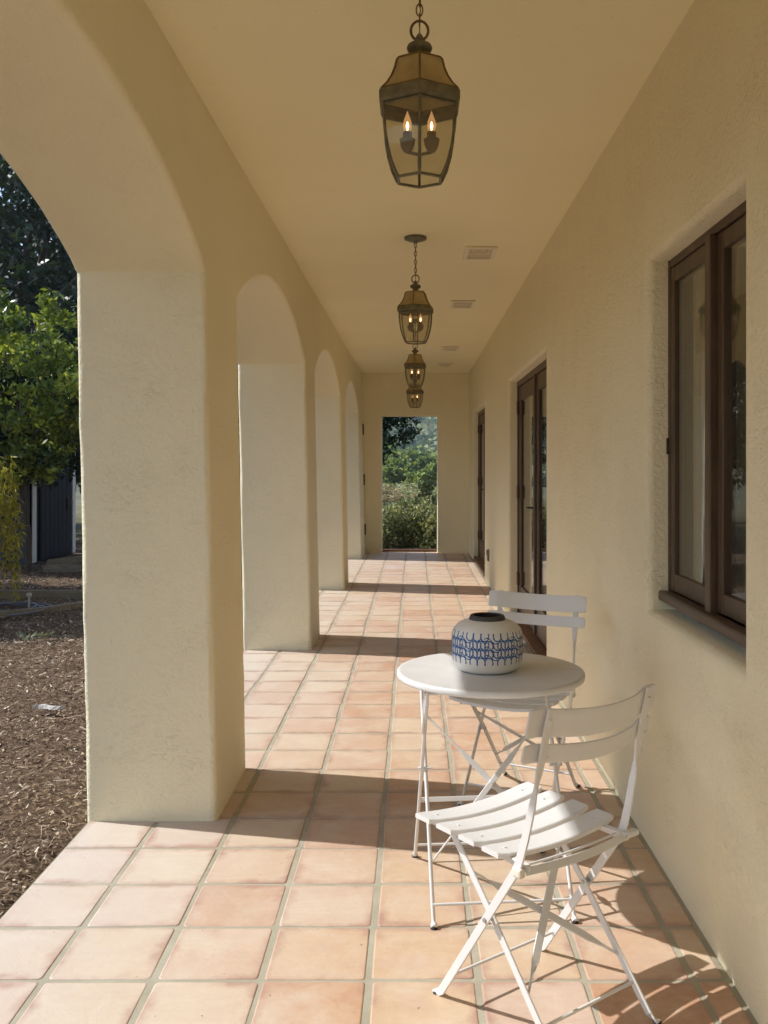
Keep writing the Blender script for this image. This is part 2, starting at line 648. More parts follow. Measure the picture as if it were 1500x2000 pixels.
# window
XF = XR + 0.082
mb = MB()
rect_frame(mb, XF, XF + 0.09, WIN[0] - 0.02, WIN[1] + 0.02, WIN[2] + 0.02, WIN[3] + 0.005, 0.034, 0.034, 0.05)
window = mb.build("window", M_BROWN, house)
ymid = (WIN[0] + WIN[1]) / 2
mb = MB()
mb.box(XF - 0.016, XF + 0.06, ymid - 0.030, ymid + 0.022, WIN[2] + 0.068, WIN[3] - 0.030, 0, 0.004)
mb.build("mullion", M_BROWN, window)
zs0, zs1 = WIN[2] + 0.072, WIN[3] - 0.031
for (ya, yb, xo) in ((WIN[0] + 0.016, ymid - 0.032, 0.008), (ymid + 0.024, WIN[1] - 0.016, 0.004)):
    mb = MB()
    rect_frame(mb, XF + xo, XF + xo + 0.045, ya, yb, zs0, zs1, 0.046, 0.056, 0.066)
    sash = mb.build("sash", M_BROWN, window)
    mb = MB()
    mb.box(XF + xo + 0.011, XF + xo + 0.016, ya + 0.044, yb - 0.044, zs0 + 0.064, zs1 - 0.054)
    mb.build("pane", M_GLASS, window)
mb = MB()
mb.box(XR + 0.046, XF + 0.05, WIN[0] - 0.01, WIN[1] + 0.004, WIN[2] + 0.034, WIN[2] + 0.070, 0, 0.008)
mb.build("sill", M_BROWNH, window)
mb = MB()
mb.box(XF - 0.006, XF + 0.010, WIN[1] - 0.012, WIN[1] + 0.006, 1.42, 1.48, 0, 0.002)
mb.build("latch", M_IRON, window)

# curtain panels hanging inside the room behind the window
def curtain(name, y0, y1, x, z0, z1, label):
    mb = MB()
    n = 90
    v, f = [], []
    for j, z in enumerate((z1, (z0 + z1) / 2, z0)):
        for i in range(n + 1):
            t = i / n
            y = y0 + (y1 - y0) * t
            d = 0.022 * math.sin(t * (y1 - y0) / 0.075 * 2 * math.pi + 0.4 * j) + 0.008 * math.sin(t * 31)
            v.append((x + d * (0.7 + 0.3 * j), y, z))
    for j in range(2):
        for i in range(n):
            f.append((j * (n + 1) + i, j * (n + 1) + i + 1, (j + 1) * (n + 1) + i + 1, (j + 1) * (n + 1) + i))
    mb.add(v, f, 0, True)
    b = len(mb.v)
    o = mb.build(name, M_CURTAIN)
    md = o.modifiers.new("thickness", 'SOLIDIFY')
    md.thickness = 0.004
    tag(o, label, "curtain", "curtains behind the window")
    return o
curtain("curtain", 2.95, 3.43, XR + 0.205, 0.95, 2.08, "pale folded curtain behind the far half of the window")
curtain("curtain", 2.44, 2.80, XR + 0.205, 0.95, 2.08, "pale curtain behind the near half of the window, cut by the wall edge")

# french doors
def french_door(y0, y1, label):
    xf = XR + 0.083
    zt = 2.13
    mb = MB()
    mb.box(xf, xf + 0.11, y0 - 0.02, y0 + 0.05, 0.03, zt + 0.005, 0, 0.004)
    mb.box(xf, xf + 0.11, y1 - 0.05, y1 + 0.02, 0.03, zt + 0.005, 0, 0.004)
    mb.box(xf + 0.002, xf + 0.108, y0 + 0.049, y1 - 0.049, zt - 0.05, zt + 0.004, 0, 0.004)
    door = mb.build("door", M_BROWN, house)
    door["label"] = label
    ym = (y0 + y1) / 2
    for (a, b, near) in ((y0 + 0.054, ym - 0.003, True), (ym + 0.003, y1 - 0.054, False)):
        mb = MB()
        rect_frame(mb, xf + 0.012, xf + 0.060, a, b, 0.055, zt - 0.055, 0.115, 0.125, 0.24)
        # glazing bead
        for (p, q, r_, s) in ((a + 0.115, a + 0.128, 0.295, zt - 0.18), (b - 0.128, b - 0.115, 0.295, zt - 0.18)):
            mb.box(xf + 0.016, xf + 0.026, p, q, r_, s, 0, 0.003)
        mb.build("door_leaf", M_BROWN, door)
        mb = MB()
        mb.box(xf + 0.027, xf + 0.033, a + 0.113, b - 0.113, 0.293, zt - 0.178)
        mb.build("pane", M_GLASS, door)
    mb = MB()
    mb.box(xf - 0.006, xf + 0.013, ym - 0.030, ym + 0.028, 0.06, zt - 0.056, 0, 0.004)
    mb.build("astragal", M_BROWN, door)
    for z in (0.35, 1.13, 1.89):
        mb = MB()
        mb.box(xf - 0.004, xf + 0.011, y1 - 0.100, y1 - 0.052, z - 0.055, z + 0.055, 0, 0.002)
        mb.tube([(xf - 0.002, y1 - 0.052, z - 0.058), (xf - 0.002, y1 - 0.052, z + 0.058)], 0.008, 10)
        mb.build("hinge", M_HINGE, door)
    mb = MB()
    mb.box(xf + 0.002, xf + 0.011, ym + 0.050, ym + 0.088, 0.94, 1.14, 0, 0.002)
    mb.tube([(xf + 0.020, ym + 0.069, 1.04), (xf - 0.030, ym + 0.069, 1.04), (xf - 0.036, ym + 0.076, 1.04), (xf - 0.036, ym + 0.17, 1.036)], 0.008, 10)
    mb.build("handle", M_IRON, door)
    mb = MB()
    mb.box(XR + 0.012, xf + 0.115, y0 + 0.002, y1 - 0.002, 0.001, 0.034, 0, 0.006)
    mb.build("threshold", M_REDWOOD, door)
    return door
french_door(DOORS[0][0], DOORS[0][1], "brown glazed double door nearest the white chairs")
french_door(DOORS[1][0], DOORS[1][1], "brown double door at the far end of the wall")

# outlet cover on the wall between the doors
mb = MB()
mb.box(XR - 0.022, XR + 0.01, 10.57, 10.66, 0.28, 0.41, 0, 0.006)
mb.box(XR - 0.029, XR - 0.021, 10.58, 10.65, 0.345, 0.400, 0, 0.003)
mb.build("outlet_cover", metal_mat("grey outlet metal", (0.16, 0.15, 0.14), (0.22, 0.21, 0.2), 0.5, 0.5), house)

# ------------------------------------------------------------------ end wall with open doorway
end = empty("end_wall", (0, 0, 0))
tag(end, "cream end wall of the porch with a tall open doorway onto the hillside", "wall")
mb = MB()
DX0, DX1, DZ = -0.501, 0.360, 2.125
holed_wall(mb, [(DX0, DX1, -0.2, DZ)], (-0.95, 0.90, -0.3, 2.97), 14.49, 0.17, 0.014, 'Y', 1)
# outside face
loops = [[Vector((-1.30, -0.3, 0)), Vector((0.95, -0.3, 0)), Vector((0.95, 2.97, 0)), Vector((-1.30, 2.97, 0))],
         [Vector((DX0, -0.2, 0)), Vector((DX0, DZ, 0)), Vector((DX1, DZ, 0)), Vector((DX1, -0.2, 0))]]
tr = geometry.tessellate_polygon(loops)
mb.add([(q.x, 14.66, q.y) for l in loops for q in l], [tuple(t)[::-1] for t in tr])
mb.build("wall", M_WALL, end, sharp=40)
mb = MB()
mb.box(DX0 + 0.004, DX1 - 0.004, 14.662, 14.74, -0.25, 0.040, 0, 0.006)
mb.build("threshold", wood("weathered doorway sill", (0.11, 0.05, 0.025), (0.2, 0.1, 0.05), 'X', 0.6), end)
for z in (1.92, 1.14, 0.37):
    mb = MB()
    mb.box(-0.835 - 0.02 * z + 0.044, -0.835 - 0.02 * z + 0.080, 14.474, 14.495, z - 0.08, z + 0.08, 0, 0.003)
    mb.tube([(-0.835 - 0.02 * z + 0.082, 14.472, z - 0.085), (-0.835 - 0.02 * z + 0.082, 14.472, z + 0.085)], 0.009, 10)
    mb.build("hinge", M_HINGE, end)

# ------------------------------------------------------------------ ceiling and roof
mb = MB()
mb.box(-0.93, XR + 0.28, Y0 - 0.02, 14.56, ZC, ZC + 0.03)
ce = mb.build("ceiling", M_CEIL)
tag(ce, "flat cream plaster ceiling over the porch", "ceiling")
mb = MB()
mb.box(-2.07, 5.2, Y0 - 0.5, 14.95, 2.962, 3.10)
rf = mb.build("roof", M_EAVE)
tag(rf, "overhanging roof with brown eave boards above the arches", "roof")
mb = MB()
mb.box(-2.105, -2.071, Y0 - 0.5, 14.95, 2.955, 3.13, 0, 0.004)
mb.build("fascia", M_EAVE, rf)

# ------------------------------------------------------------------ ceiling vents
M_VENT = paint("cream painted vent metal", (0.78, 0.71, 0.54), 0.6)
M_VENTDARK = paint("vent screen", (0.64, 0.58, 0.43), 0.9)
def vent():
    o = empty("ceiling_vent")
    mb = MB()
    w, l = 0.105, 0.175
    mb.box(-w, w, -l, -l + 0.028, -0.014, -0.001, 0, 0.003)
    mb.box(-w, w, l - 0.028, l, -0.014, -0.001, 0, 0.003)
    mb.box(-w, -w + 0.028, -l + 0.027, l - 0.027, -0.013, -0.001, 0, 0.003)
    mb.box(w - 0.028, w, -l + 0.027, l - 0.027, -0.013, -0.001, 0, 0.003)
    mb.box(-w + 0.02, w - 0.02, -0.010, 0.010, -0.0125, -0.001, 0, 0.002)
    mb.build("frame", M_VENT, o)
    mb = MB()
    for i in range(9):
        x = -w + 0.036 + i * (2 * w - 0.072) / 8
        mb.bar([(x, -l + 0.02, -0.008), (x, l - 0.02, -0.008)], (0.8, 0, 0.6), 0.012, 0.0016)
    mb.build("louvre", M_VENT, o)
    mb = MB()
    mb.box(-w + 0.02, w - 0.02, -l + 0.02, l - 0.02, -0.003, -0.0008)
    mb.build("backing", M_VENTDARK, o)
    return o
v0 = vent()
vl = ["louvred cream ceiling vent nearest the first full lantern chain", "second nearest ceiling vent, beside the upper chain",
      "faint ceiling vent beyond the second hanging lantern", "farthest ceiling vent close to the end wall"]
for i, (x, y) in enumerate(((0.437, 6.21), (0.425, 8.2), (0.44, 11.35), (0.44, 13.2))):
    o = v0 if i == 0 else copy_tree(v0)
    o.location = (x, y, ZC)
    tag(o, vl[i], "vent", "vents along the porch ceiling")

# ------------------------------------------------------------------ tiled floor
def tile_material():
    m, nt, out = new_mat("saltillo tile")
    at = nt.nodes.new('ShaderNodeAttribute')
    at.attribute_name = 'tint'
    uv = nt.nodes.new('ShaderNodeUVMap')
    uv.uv_map = 'tileuv'
    sep = nt.nodes.new('ShaderNodeSeparateXYZ')
    nt.links.new(uv.outputs[0], sep.inputs[0])
    co = pos(nt)
    base = ramp(nt, at.outputs['Fac'], [(0.0, (0.55, 0.315, 0.19)), (0.16, (0.60, 0.37, 0.235)), (0.34, (0.63, 0.435, 0.325)),
                                        (0.52, (0.66, 0.485, 0.335)), (0.74, (0.67, 0.525, 0.37)), (0.88, (0.69, 0.575, 0.44)), (1.0, (0.64, 0.49, 0.42))])
    cloud = noise(nt, co, 8.0, 6, 0.62, 0.9)
    # firing blush: pink and orange clouds inside each tile
    mp2 = nt.nodes.new('ShaderNodeMapping')
    mp2.inputs['Location'].default_value = (3.7, 9.1, 0.0)
    mp2.inputs['Scale'].default_value = (0.75, 1.3, 1.0)
    nt.links.new(co, mp2.inputs['Vector'])
    blush = ramp(nt, noise(nt, mp2.outputs[0], 6.5, 6, 0.65, 0.8), [(0.46, 0), (0.68, 1)])
    hot = ramp(nt, cloud, [(0.48, 0), (0.70, 1)])
    base = mixc(nt, mathn(nt, 'MULTIPLY', hot, 0.32), base, (0.62, 0.385, 0.225))
    base = mixc(nt, mathn(nt, 'MULTIPLY', blush, 0.45), base, (0.58, 0.385, 0.32))
    pale = ramp(nt, noise(nt, co, 4.2, 5, 0.65, 0.5), [(0.45, 0), (0.70, 1)])
    base = mixc(nt, mathn(nt, 'MULTIPLY', pale, 0.68), base, (0.73, 0.64, 0.525))
    # hand wiped streaks, chalky scuffs and fine mottling
    mp3 = nt.nodes.new('ShaderNodeMapping')
    mp3.inputs['Scale'].default_value = (6.0, 34.0, 1.0)
    mp3.inputs['Rotation'].default_value = (0, 0, 0.12)
    nt.links.new(co, mp3.inputs['Vector'])
    streak = ramp(nt, noise(nt, mp3.outputs[0], 1.0, 6, 0.7, 1.2), [(0.42, 0), (0.66, 1)])
    base = mixc(nt, mathn(nt, 'MULTIPLY', streak, 0.22), base, (0.52, 0.34, 0.235))
    mott = ramp(nt, noise(nt, co, 30.0, 6, 0.75, 0.6), [(0.40, 0), (0.68, 1)])
    base = mixc(nt, mathn(nt, 'MULTIPLY', mott, 0.20), base, (0.74, 0.66, 0.56))
    chalk = ramp(nt, noise(nt, co, 11.0, 8, 0.78, 2.2), [(0.62, 0), (0.70, 1)])
    base = mixc(nt, mathn(nt, 'MULTIPLY', chalk, 0.38), base, (0.74, 0.69, 0.62))
    # edge distance 0 (edge) .. 0.5 (centre)
    ex = mathn(nt, 'MINIMUM', sep.outputs[0], mathn(nt, 'SUBTRACT', 1.0, sep.outputs[0]))
    ey = mathn(nt, 'MINIMUM', sep.outputs[1], mathn(nt, 'SUBTRACT', 1.0, sep.outputs[1]))
    e = mathn(nt, 'MINIMUM', ex, ey)
    e = mathn(nt, 'ADD', e, mathn(nt, 'MULTIPLY', mathn(nt, 'SUBTRACT', noise(nt, co, 7.0, 5, 0.65), 0.5), 0.42))
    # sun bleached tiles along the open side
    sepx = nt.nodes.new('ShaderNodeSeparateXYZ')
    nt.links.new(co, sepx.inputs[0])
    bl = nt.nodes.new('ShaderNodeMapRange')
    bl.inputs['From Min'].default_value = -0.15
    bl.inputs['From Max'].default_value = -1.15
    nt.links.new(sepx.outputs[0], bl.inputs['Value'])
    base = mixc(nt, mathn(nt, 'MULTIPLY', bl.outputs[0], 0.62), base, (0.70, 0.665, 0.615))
    edge = ramp(nt, e, [(0.0, 1), (0.04, 0.55), (0.11, 0)])
    egate = ramp(nt, noise(nt, co, 3.3, 4, 0.7), [(0.38, 0.05), (0.58, 1)])
    edge = mathn(nt, 'MULTIPLY', edge, egate)
    base = mixc(nt, 1.0, base, (0.855, 0.835, 0.80), 'MULTIPLY')
    base = mixc(nt, mathn(nt, 'MULTIPLY', edge, 0.80), base, (0.40, 0.24, 0.185))
    grain = noise(nt, co, 120.0, 3)
    base = mixc(nt, mathn(nt, 'MULTIPLY', ramp(nt, grain, [(0.62, 0), (0.75, 1)]), 0.18), base, (0.42, 0.24, 0.15))
    pit = ramp(nt, noise(nt, co, 55.0, 1), [(0.76, 0), (0.79, 1)])
    base = mixc(nt, mathn(nt, 'MULTIPLY', pit, 0.6), base, (0.16, 0.085, 0.06))
    h = mathn(nt, 'ADD', mathn(nt, 'MULTIPLY', cloud, 1.0), mathn(nt, 'MULTIPLY', grain, 0.12))
    nm = bump(nt, h, 0.25, 0.010)
    rg = ramp(nt, noise(nt, co, 6.0, 4), [(0.3, 0.42), (0.7, 0.62)])
    pbsdf(nt, out, base, rg, 0.45, normal=nm)
    return m

def grout_material():
    m, nt, out = new_mat("sanded grout")
    co = pos(nt)
    col = ramp(nt, noise(nt, co, 5.0, 5, 0.65), [(0.3, (0.31, 0.285, 0.215)), (0.7, (0.43, 0.405, 0.315))])
    h = noise(nt, co, 140.0, 3)
    pbsdf(nt, out, col, 0.85, 0.25, normal=bump(nt, h, 0.4, 0.003))
    return m

fl = empty("floor", (0, 0, 0))
tag(fl, kind="structure")
# grout bed / slab with a real edge towards the garden
mb = MB()
mb.box(-1.262, XR + 0.095, Y0 - 0.3, 14.66, -0.16, -0.0022)
mb.build("grout_bed", grout_material(), fl)
PITCH = 0.2905
PY = 0.2870
GAP = 0.018
colx = [0.169 + PITCH * k for k in range(-5, 4)]          # grout centre lines
cols = []
for k in range(len(colx) - 1):
    cols.append((colx[k] + GAP / 2, colx[k + 1] - GAP / 2))
cols[0] = (-1.256, cols[0][1])
cols = [c for c in cols if c[0] < XR - 0.05]
cols = [(a, min(b, XR - 0.016)) for a, b in cols]
rng = random.Random(11)
tv, tf, tt, tuv, tsm = [], [], [], [], []
row0 = 2.499 - PY * 21
nrow = int((14.66 - row0) / PY) + 1
for j in range(nrow):
    ya, yb = row0 + j * PY + GAP / 2, row0 + (j + 1) * PY - GAP / 2
    yb = min(yb, 14.655)
    if yb - ya < 0.03 or yb < Y0 - 0.28:
        continue
    for (xa, xb) in cols:
        dz = rng.uniform(-0.0007, 0.0007)
        rot = rng.gauss(0, 0.006)
        cx, cy = (xa + xb) / 2 + rng.gauss(0, 0.0012), (ya + yb) / 2 + rng.gauss(0, 0.0015)
        hx, hy = (xb - xa) / 2 + rng.gauss(0, 0.0016), (yb - ya) / 2 + 0.002 + rng.gauss(0, 0.0018)
        if xa <= -1.25:
            cx, rot = (xa + xb) / 2, 0.0
        tin = min(1, max(0, rng.gauss(0.50, 0.31)))
        tilt = (rng.gauss(0, 0.0025), rng.gauss(0, 0.0025))
        rc = rng.uniform(0.006, 0.013)
        base = len(tv)
        ring = []
        for (sx, sy, a0) in ((1, -1, -90), (1, 1, 0), (-1, 1, 90), (-1, -1, 180)):
            for a in (0, 30, 60, 90):
                t = R(a0 + a)
                ring.append((sx * (hx - rc) + rc * math.cos(t), sy * (hy - rc) + rc * math.sin(t)))
        n = len(ring)
        for (ins, z) in ((0.0, -0.010), (0.0, -0.0022), (0.0012, -0.0006), (0.005, 0.0)):
            for (px, py) in ring:
                L = 1 - ins / max(hx, 0.02)
                L2 = 1 - ins / max(hy, 0.02)
                qx, qy = px * L, py * L2
                x = cx + qx * math.cos(rot) - qy * math.sin(rot)
                y = cy + qx * math.sin(rot) + qy * math.cos(rot)
                tv.append((x, y, z + dz + (tilt[0] * qx + tilt[1] * qy) * (1 if z > -0.005 else 0)))
                tuv.append((0.5 + px * L / (2 * hx), 0.5 + py * L2 / (2 * hy)))
                tt.append(tin)
        for s in range(3):
            for q in range(n):
                q2 = (q + 1) % n
                tf.append((base + s * n + q, base + s * n + q2, base + (s + 1) * n + q2, base + (s + 1) * n + q))
                tsm.append(True)
        tf.append(tuple(base + 3 * n + q for q in range(n)))
        tsm.append(False)
me = bpy.data.meshes.new("tiles")
me.from_pydata(tv, [], tf)
me.polygons.foreach_set('use_smooth', tsm)
at = me.attributes.new('tint', 'FLOAT', 'POINT')
at.data.foreach_set('value', tt)
uvl = me.uv_layers.new(name='tileuv')
li = np.empty(len(me.loops), dtype=np.int32)
me.loops.foreach_get('vertex_index', li)
uvl.data.foreach_set('uv', np.array(tuv, dtype=np.float32)[li].reshape(-1))
me.materials.append(tile_material())
me.update()
o = bpy.data.objects.new("tiles", me)
COL.objects.link(o)
o.parent = fl

# ------------------------------------------------------------------ lanterns
M_BRASS = metal_mat("aged brass", (0.10, 0.065, 0.026), (0.22, 0.14, 0.055), 0.5, 0.55, 25)
M_VERD = metal_mat("verdigris bronze", (0.10, 0.10, 0.07), (0.21, 0.185, 0.115), 0.55, 0.3, 40)
M_ROOFGL = metal_mat("dull brass roof panel", (0.33, 0.25, 0.12), (0.46, 0.36, 0.18), 0.55, 0.15, 16)
M_LGLASS = glass_mat("smoky lantern glass", (0.86, 0.84, 0.74), 0.03, 1.0, 0.17)
M_SOCK = paint("dull socket", (0.16, 0.13, 0.09), 0.7)
M_FLAME = emit_mat("lit bulb glass", (1.0, 0.42, 0.13), 0.85)
M_CORE = emit_mat("bulb filament", (1.0, 0.70, 0.34), 9.0)

def hexring(mb, r0, z0, r1, z1, ph, mat=0, smooth=False):
    v = []
    for (r, z) in ((r0, z0), (r1, z1)):
        for k in range(6):
            a = ph + k * math.pi / 3
            v.append((r * math.cos(a), r * math.sin(a), z))
    mb.add(v, [(k, (k + 1) % 6, 6 + (k + 1) % 6, 6 + k) for k in range(6)], mat, smooth)

def lantern():
    o = empty("hanging_lantern")
    ph = -math.pi / 2
    # canopy on the ceiling
    mb = MB()
    mb.lathe([(0.064, -0.001), (0.069, -0.006), (0.069, -0.016), (0.055, -0.022), (0.022, -0.027), (0.010, -0.040)], 36)
    mb.build("canopy", M_VERD, o)
    # chain
    mb = MB()
    z = -0.040
    zend = -0.246
    nl = 8
    L = (z - zend) / nl
    for i in range(nl):
        zc = z - L * (i + 0.5)
        pts = []
        for k in range(16):
            t = 2 * math.pi * k / 16
            u, w = 0.0085 * math.cos(t), (L * 0.5 + 0.0035) * math.sin(t)
            pts.append((u, 0.0, zc + w) if i % 2 == 0 else (0.0, u, zc + w))
        mb.tube(pts, 0.0021, 6, closed=True)
    mb.tube([(0.002, 0.003, -0.03), (-0.003, 0.002, -0.10), (0.003, -0.003, -0.18), (0, 0, -0.275)], 0.0016, 6)
    mb.build("chain", M_BRASS, o)
    # ring and finial
    mb = MB()
    pts = [(0.023 * math.cos(2 * math.pi * k / 24), 0.0, -0.262 + 0.026 * math.sin(2 * math.pi * k / 24)) for k in range(24)]
    mb.tube(pts, 0.0036, 8, closed=True)
    mb.build("ring", M_BRASS, o)
    mb = MB()
    mb.lathe([(0.004, -0.270), (0.009, -0.277), (0.012, -0.285), (0.010, -0.291), (0.020, -0.294), (0.031, -0.301), (0.034, -0.308),
              (0.032, -0.315), (0.020, -0.321), (0.017, -0.328), (0.019, -0.345)], 28)
    mb.build("finial", M_VERD, o)
    # roof: six concave panels
    prof = [(0.062, -0.345), (0.068, -0.352), (0.074, -0.375), (0.084, -0.398), (0.098, -0.419), (0.114, -0.436)]
    mb = MB()
    for i in range(len(prof) - 1):
        hexring(mb, prof[i][0], prof[i][1], prof[i + 1][0], prof[i + 1][1], ph)
    v = [(0.062 * math.cos(ph + k * math.pi / 3), 0.062 * math.sin(ph + k * math.pi / 3), -0.345) for k in range(6)]
    mb.add(v, [tuple(range(6))])
    roof = mb.build("roof", M_ROOFGL, o)
    mb = MB()
    for k in range(6):
        a = ph + k * math.pi / 3
        mb.tube([((r + 0.0005) * math.cos(a), (r + 0.0005) * math.sin(a), z) for r, z in prof], 0.0030, 6)
    for (r, z) in (prof[0], prof[-1]):
        pts = [(r * math.cos(ph + k * math.pi / 3), r * math.sin(ph + k * math.pi / 3), z) for k in range(6)]
        for k in range(6):
            mb.tube([pts[k], pts[(k + 1) % 6]], 0.0030, 6)
    mb.build("roof_rib", M_BRASS, roof)
    # rim band
    mb = MB()
    rp = [(0.112, -0.436), (0.118, -0.438), (0.121, -0.443), (0.121, -0.463), (0.117, -0.470), (0.107, -0.471), (0.105, -0.454), (0.112, -0.436)]
    for i in range(len(rp) - 1):
        hexring(mb, rp[i][0], rp[i][1], rp[i + 1][0], rp[i + 1][1], ph)
    mb.build("rim", M_VERD, o)
    # cage
    gp = [(0.1085, -0.471), (0.1080, -0.500), (0.1045, -0.540), (0.0970, -0.580), (0.0850, -0.620), (0.0710, -0.648), (0.0640, -0.658)]
    mb = MB()
    for k in range(6):
        a = ph + k * math.pi / 3
        mb.tube([(r * math.cos(a), r * math.sin(a), z) for r, z in gp], 0.0042, 6)
    for (r, z, q) in ((0.064, -0.658, 0.004), (0.107, -0.474, 0.003)):
        pts = [(r * math.cos(ph + k * math.pi / 3), r * math.sin(ph + k * math.pi / 3), z) for k in range(6)]
        for k in range(6):
            mb.tube([pts[k], pts[(k + 1) % 6]], q, 6)
    mb.build("cage", M_VERD, o)
    mb = MB()
    gp2 = [(r - 0.0015, z) for r, z in gp]
    for i in range(len(gp2) - 1):
        hexring(mb, gp2[i][0], gp2[i][1], gp2[i + 1][0], gp2[i + 1][1], ph)
    mb.build("glass", M_LGLASS, o)
    # candle cluster
    mb = MB()
    mb.tube([(-0.032, 0, -0.5840), (0.0, 0, -0.5910), (0.032, 0, -0.5840)], 0.005, 8)
    mb.tube([(0, 0, -0.5910), (0, 0.012, -0.6190)], 0.005, 8)
    mb.build("socket_arm", M_SOCK, o)
    for sx in (-0.032, 0.032):
        mb = MB()
        mb.lathe([(0.008, -0.5850), (0.015, -0.5750), (0.019, -0.5640), (0.019, -0.5560), (0.021, -0.5540), (0.021, -0.5500), (0.012, -0.5490), (0.012, -0.5310)], 20, sx, 0)
        c = mb.build("candle_socket", M_SOCK, o)
        mb = MB()
        mb.lathe([(0.007, -0.5310), (0.0105, -0.5220), (0.0118, -0.5140), (0.0105, -0.5030), (0.0065, -0.4910), (0.0025, -0.4810), (0.0008, -0.4750)], 18, sx, 0)
        mb.build("bulb", glass_bulb(), c)
        mb = MB()
        mb.lathe([(0.0006, -0.5270), (0.0024, -0.5220), (0.0040, -0.5150), (0.0026, -0.5080), (0.0006, -0.5030)], 12, sx, 0)
        mb.build("filament", M_CORE, c)
    return o

_gb = []
def glass_bulb():
    if not _gb:
        m, nt, out = new_mat("glowing bulb")
        tr = nt.nodes.new('ShaderNodeBsdfTransparent')
        em = nt.nodes.new('ShaderNodeEmission')
        em.inputs['Color'].default_value = (1.0, 0.50, 0.20, 1)
        em.inputs['Strength'].default_value = 0.62
        mx = nt.nodes.new('ShaderNodeMixShader')
        mx.inputs[0].default_value = 0.40
        nt.links.new(tr.outputs[0], mx.inputs[1])
        nt.links.new(em.outputs[0], mx.inputs[2])
        nt.links.new(mx.outputs[0], out.inputs['Surface'])
        _gb.append(m)
    return _gb[0]

lan = lantern()
LL = ["nearest and largest hexagonal glass lantern hanging at the top of the view",
      "second hexagonal lantern, whose round ceiling plate and whole chain show",
      "third lantern down the porch, hanging under the second one",
      "farthest and smallest lantern, partly hidden behind the third"]
for i, (x, y, rz) in enumerate(((0.014, 2.47, 0.0), (0.008, 5.79, -9.0), (0.009, 9.11, -3.0), (0.010, 12.43, -16.0))):
    o = lan if i == 0 else copy_tree(lan)
    o.location = (x, y, ZC)
    o.rotation_euler = (0, 0, R(rz))
    tag(o, LL[i], "lantern", "row of lanterns on chains under the porch ceiling")

